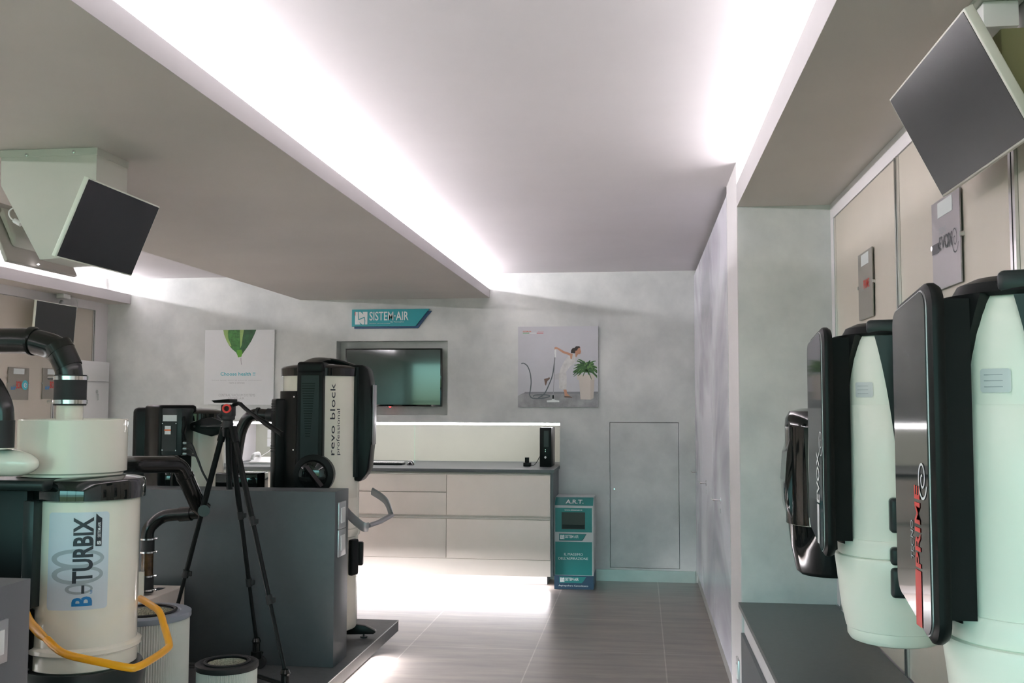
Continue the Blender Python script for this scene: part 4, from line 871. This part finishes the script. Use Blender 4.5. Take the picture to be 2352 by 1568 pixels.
# white metal cabinet in the left corner
t = thing('metal_cabinet', 'white metal cabinet with a key in its lock in the left rear corner', 'cabinet', (-4.8, 8.1, 0))
XC_ = at(252, 832, Y=8.70).x; za = at(252, 832, Y=8.70).z; yr = 8.70; wd_ = 8.70-at(166, 828, X=XC_).y
boxo('body', (-4.981, XC_, yr-wd_, yr, .05, za), white_pl, t, .004)
boxo('plinth', (-4.98, XC_-.01, yr-wd_+.02, yr-.02, 0, .05), darkgrey, t)
z1 = at(222, 877, X=XC_).z
boxo('door', (XC_+.0005, XC_+.014, yr-wd_+.02, yr-.03, z1+.006, za-.03), white_pl, t, .003); boxo('door', (XC_+.0005, XC_+.014, yr-wd_+.02, yr-.03, .07, z1-.006), white_pl, t, .003)
k_ = at(222, 899, X=XC_+.014); MB().lathe([(.016, 0), (.016, .006), (0, .006)], k_, 16, ax='x').build('lock', chrome, t); MB().prism([k_+V(.012, -.01, -.02), k_+V(.012, .01, -.02), k_+V(.012, .012, -.075), k_+V(.012, -.004, -.08)], (.003, 0, 0)).build('key', chrome, t)

# ================================================================== SIGN PLATES
def splate(lab, cx, X, f, y, z, w, h, mt, fn=None):
    t = thing('sign_plate', lab, 'sign', (X, y, z-h/2)); a, b = sorted((X+f*.006, X+f*.010))
    boxo('plate', (a, b, y-w/2, y+w/2, z-h/2, z+h/2), mt, t)
    for s in (-1, 1): MB().tube([(X, y+s*(w/2+.004), z), (X+f*.012, y+s*(w/2+.003), z)], .008, 14).build('standoff', chrome, t)
    face = '+x' if f > 0 else '-x'; R_ = FACE[face][0]
    xx = X+f*.010
    bx = (min(xx, xx+f*.0012), max(xx, xx+f*.0012)); yc = y+R_.y*w*.0
    boxo('paper_slip', (bx[0], bx[1], yc-w*.26, yc+w*.26, z+h*.30, z+h*.47), paper, t)
    return t, xx, face, R_
plm = mat('sign_metal', (.38, .36, .38), .3, metal=.7, noise=.03); plm2 = mat('sign_taupe', (.27, .25, .22), .35, metal=.4)
T, xx, face, R_ = splate('silver sign plate with dark lettering and spiral on the right alcove panel', 0, XW-.01, -1, 3.055, 2.005, .27, .27, plm)
text('lettering', 'EVOX', V(xx, 3.115, 1.985), .125, .042, face, charcoal, T, bold=.02); text('lettering', 'TECNO', V(xx, 3.115, 2.035), .07, .018, face, greyprint, T)
mb = MB(); poly(mb, [(0, 0), (1, 0), (1, 1), (0, 1)], (xx, 3.19, 1.983), (.07, .03), face, .001); mb.build('bar', charcoal, T, smooth=False, recalc=False)
def spiral(y, z, r, xx, face, mt, par, th=.004):
    mb = MB(); pts_ = [(math.cos(a)*r*a/12.5*.75, math.sin(a)*r*a/12.5) for a in [k*.35 for k in range(3, 36)]]
    stroke(mb, pts_, (th*.8, th), (xx, y, z), (1, 1), face, .0012); mb.build('spiral', mt, par, smooth=False, recalc=False)
spiral(2.965, 2.0, .045, xx, face, charcoal, T)
T, xx, face, R_ = splate('dark taupe sign plate with red lettering on the far alcove panel', 0, XW-.01, -1, 4.12, 2.005, .25, .27, plm2)
text('lettering', 'PRIME', V(xx, 4.145, 1.99), .10, .035, face, red, T, bold=.01); text('lettering', 'TECNO', V(xx, 4.205, 1.985), .06, .012, face, greyprint, T)
for px, lab in ((40, 'taupe sign plate with red and blue marks on the left wall, nearer the frame edge'), (117, 'taupe sign plate on the left wall half hidden by the rubber coupling')):
    c_ = at(px, 881, X=XL+.01); T, xx, face, R_ = splate(lab, 0, XL+.01, 1, c_.y, c_.z, .27, .26, plm2)
    text('lettering', 'air', V(xx, c_.y-.10, c_.z-.05), .07, .035, face, blue, T, bold=.02); text('lettering', 'BOX', V(xx, c_.y-.03, c_.z-.04), .07, .06, face, red, T, bold=.02)
    mb = MB(); mb.lathe([(0, .001), (.04, .001)], (xx, c_.y+.085, c_.z-.01), 24, ax='x'); mb.build('round_mark', cyan, T); text('lettering', 'e', V(xx, c_.y+.065, c_.z-.03), .04, .04, face, white_print, T, lift=.0025)

# ================================================================== RIGHT-HAND WALL-HUNG VACUUM UNITS
RBX = .145
def evox(Yc, lab, word, wordmat, big):
    Xc = .735; c = (Xc, Yc, 0)
    t = thing('wall_vacuum', lab, 'vacuum cleaner', (Xc, Yc, .83), 'vacuum units hanging in the right alcove')
    R0 = .150
    MB().lathe([(0, .832), (.105, .832), (.122, .838), (.130, .850), (.131, .872), (.1335, .874), (.146, .93), (.157, 1.03), (.163, 1.078), (.160, 1.084), (.150, 1.086)], c, 96).build('dust_bucket', cream2, t)
    MB().lathe([(.148, 1.084), (.153, 1.088), (.154, 1.128), (.150, 1.136), (.143, 1.138)], c, 96).build('bucket_rim', cream2, t)
    MB().lathe([(.147, 1.130), (.145, 1.2), (.143, 1.35), (.143, 1.520), (.1405, 1.524)], c, 96).build('lower_body', cream2, t)
    MB().lathe([(.1405, 1.522), (.1405, 1.60), (.137, 1.66), (.128, 1.71), (.120, 1.728), (0, 1.730)], c, 96).build('upper_body', cream2, t)
    MB().lathe([(.129, 1.724), (.131, 1.732), (.120, 1.752), (.09, 1.765), (0, 1.772)], c, 64).build('cap', black, t)
    mb = MB(); mb.obox(c, -20, .03, .128, .045, 1.725, 1.770, bev=.012); mb.build('cap_handle', teal_black, t)
    # black front shell (towards the aisle) with curved edge, angle -90 faces the aisle
    edge = lambda tt: -28-10*math.sin(tt*PI*.9) + (tt**6)*26
    MB().shell(c, .120, .156, -150, lambda tt: -70+22*max(0, (tt-.45)/.55)**2, 1.118, 1.728, 24, 16).build('front_shell', black, t)
    # right-hand shell sweeping back
    MB().shell(c, .110, .151, lambda tt: 2-18*tt**.6-11*tt**3, 110, 1.26, 1.722, 24, 16).build('rear_shell', teal_black, t)
    for z0, z1 in ((1.165, 1.262), (1.075, 1.125), (.985, 1.068)): MB().obox(c, -6, .138, .178, .026, z0, z1, bev=.01).build('clip', teal_black, t)
    # front door panel
    XF = .525; y0, y1 = Yc-.118, Yc+.152; z0, z1 = 1.082, 1.752
    def outline(ins, x):
        P = []; a0, a1, b0, b1 = y0+ins, y1-ins, z0+ins, z1-ins
        crn = [(a0, b0, .05, 180, 270), (a1, b0+.045, .055, 270, 360), (a1, b1-.02, .05, 0, 90), (a0, b1, .05, 90, 180)]
        for cy, cz, r, s0, s1 in crn:
            r = max(r-ins, .012); oy = cy+(r if cy == a0 else -r); oz = cz+(r if cz < 1.4 else -r)
            for k in range(7): a = math.radians(s0+(s1-s0)*k/6); P.append(V(x, oy+r*math.cos(a), oz+r*math.sin(a)))
        return P
    mb = MB(); rings = [outline(.012, XF), outline(.002, XF+.006), outline(0, XF+.012), outline(0, XF+.020), outline(.006, XF+.029)]
    vr = [[mb.b.verts.new(p) for p in rg] for rg in rings]; n = len(rings[0])
    for A, B in zip(vr, vr[1:]):
        for k in range(n): mb.b.faces.new((A[k], A[(k+1) % n], B[(k+1) % n], B[k]))
    mb.b.faces.new(vr[0][::-1]); mb.b.faces.new(vr[-1]); dr = mb.build('door', black, t)
    mb = MB(); mb.prism(outline(.014, XF-.0004), (-.0022, 0, 0)); mb.build('door_frame_line', alu, t)
    # glass, very slightly bowed across
    mb = MB(); O = outline(.017, XF-.003); ys = 12
    mb.prism(O, (-.0012, 0, 0)); gl = mb.build('glass', gloss, t)
    xx = XF-.0042
    if big:
        text('lettering', word, V(xx, Yc-.045, 1.215), .155, .036, '-x', wordmat, t, rot=90, bold=.02)
        mb = MB(); poly(mb, [(0, 0), (1, 0), (1, 1), (0, 1)], (xx, Yc-.045+.040, 1.105), (.040, .105), '-x', .0012); mb.build('bar', wordmat, t, smooth=False, recalc=False)
        text('lettering', 'TECNO', V(xx, Yc+.005, 1.225), .075, .018, '-x', greyprint, t, rot=90)
        spiral(Yc-.065, 1.385, .042, xx, '-x', white_print, t, .005)
    else:
        text('lettering', word, V(xx, Yc-.055, 1.235), .150, .045, '-x', wordmat, t, rot=90, bold=.02)
        mb = MB(); poly(mb, [(0, 0), (1, 0), (1, 1), (0, 1)], (xx, Yc-.055+.042, 1.115), (.034, .115), '-x', .0012); mb.build('bar', wordmat, t, smooth=False, recalc=False)
        spiral(Yc-.085, 1.415, .045, xx, '-x', white_print, t, .004)
    MB().obox(c, -90, .13, .185, .088, 1.13, 1.72).build('door_seat', black, t)
    # rating label facing the camera
    bm = bmesh.new(); w_, h_ = .056, .044; pts_ = []
    for cx, cy, s0 in ((w_-.006, .006, -90), (w_-.006, h_-.006, 0), (.006, h_-.006, 90), (.006, .006, 180)):
        for k in range(5): a = math.radians(s0+k*22.5); pts_.append((cx+.006*math.cos(a), cy+.006*math.sin(a)))
    bm.faces.new([bm.verts.new((x, y, 0)) for x, y in pts_]); cyl_map(bm, c, .1425, -53, 1.545, rot=0); mb = MB(); mb.b.free(); mb.b = bm; lb = mb.build('rating_label', paper, t, recalc=False)
    bm = bmesh.new()
    for k in range(3): bm.faces.new([bm.verts.new(p) for p in ((.008, .010+k*.011, 0), (.042, .010+k*.011, 0), (.042, .0115+k*.011, 0), (.008, .0115+k*.011, 0))])
    cyl_map(bm, c, .1430, -53, 1.545, rot=0); mb = MB(); mb.b.free(); mb.b = bm; mb.build('label_lines', greyprint, lb, recalc=False)
    MB().box(Xc+.08, XW-.02, Yc-.06, Yc+.06, 1.3, 1.62).build('wall_mount', darkgrey, t)
    return t
evox(3.10, 'mint cream wall vacuum with glossy black door and white lettering, middle of the alcove', 'EVOX', white_print, False)
evox(2.02, 'nearest mint cream wall vacuum with glossy black door and red lettering, at right edge', 'PRIME', red, True)
# farthest unit: rounded black front, black bucket
Yc = 4.22; Xc = .755; c = (Xc, Yc, 0)
t = thing('wall_vacuum', 'farthest wall vacuum with black bucket, mostly hidden behind the middle one', 'vacuum cleaner', (Xc, Yc, .83), 'vacuum units hanging in the right alcove')
MB().lathe([(0, .842), (.115, .842), (.130, .855), (.137, .885), (.139, .90), (.150, .95), (.158, 1.02), (.160, 1.045)], c, 80).build('dust_bucket', gloss, t)
MB().lathe([(.160, 1.042), (.166, 1.045), (.166, 1.078), (.158, 1.082)], c, 80).build('bucket_rim', cream2, t)
MB().lathe([(.156, 1.08), (.150, 1.3), (.135, 1.45), (.10, 1.50), (0, 1.50)], c, 80).build('body', cream2, t)
MB().shell(c, .12, .168, -140, lambda tt: -36-6*tt, 1.045, 1.44, 20, 10).build('front_shell', gloss, t)
mb = MB(); mb.lathe([(.169, 1.435), (.165, 1.47), (.15, 1.498), (.10, 1.51), (0, 1.515)], c, 64); mb.build('cap', gloss, t)
MB().prism([(.548, Yc-.05, z) if False else (x, Yc-.07, z) for x, z in ((.600, 1.06), (.580, 1.12), (.575, 1.22), (.583, 1.33), (.60, 1.40), (.62, 1.40), (.62, 1.06))], (0, .14, 0), bev=.012).build('front_spine', gloss, t)
MB().box(Xc+.08, XW-.02, Yc-.06, Yc+.06, 1.2, 1.42).build('wall_mount', darkgrey, t)
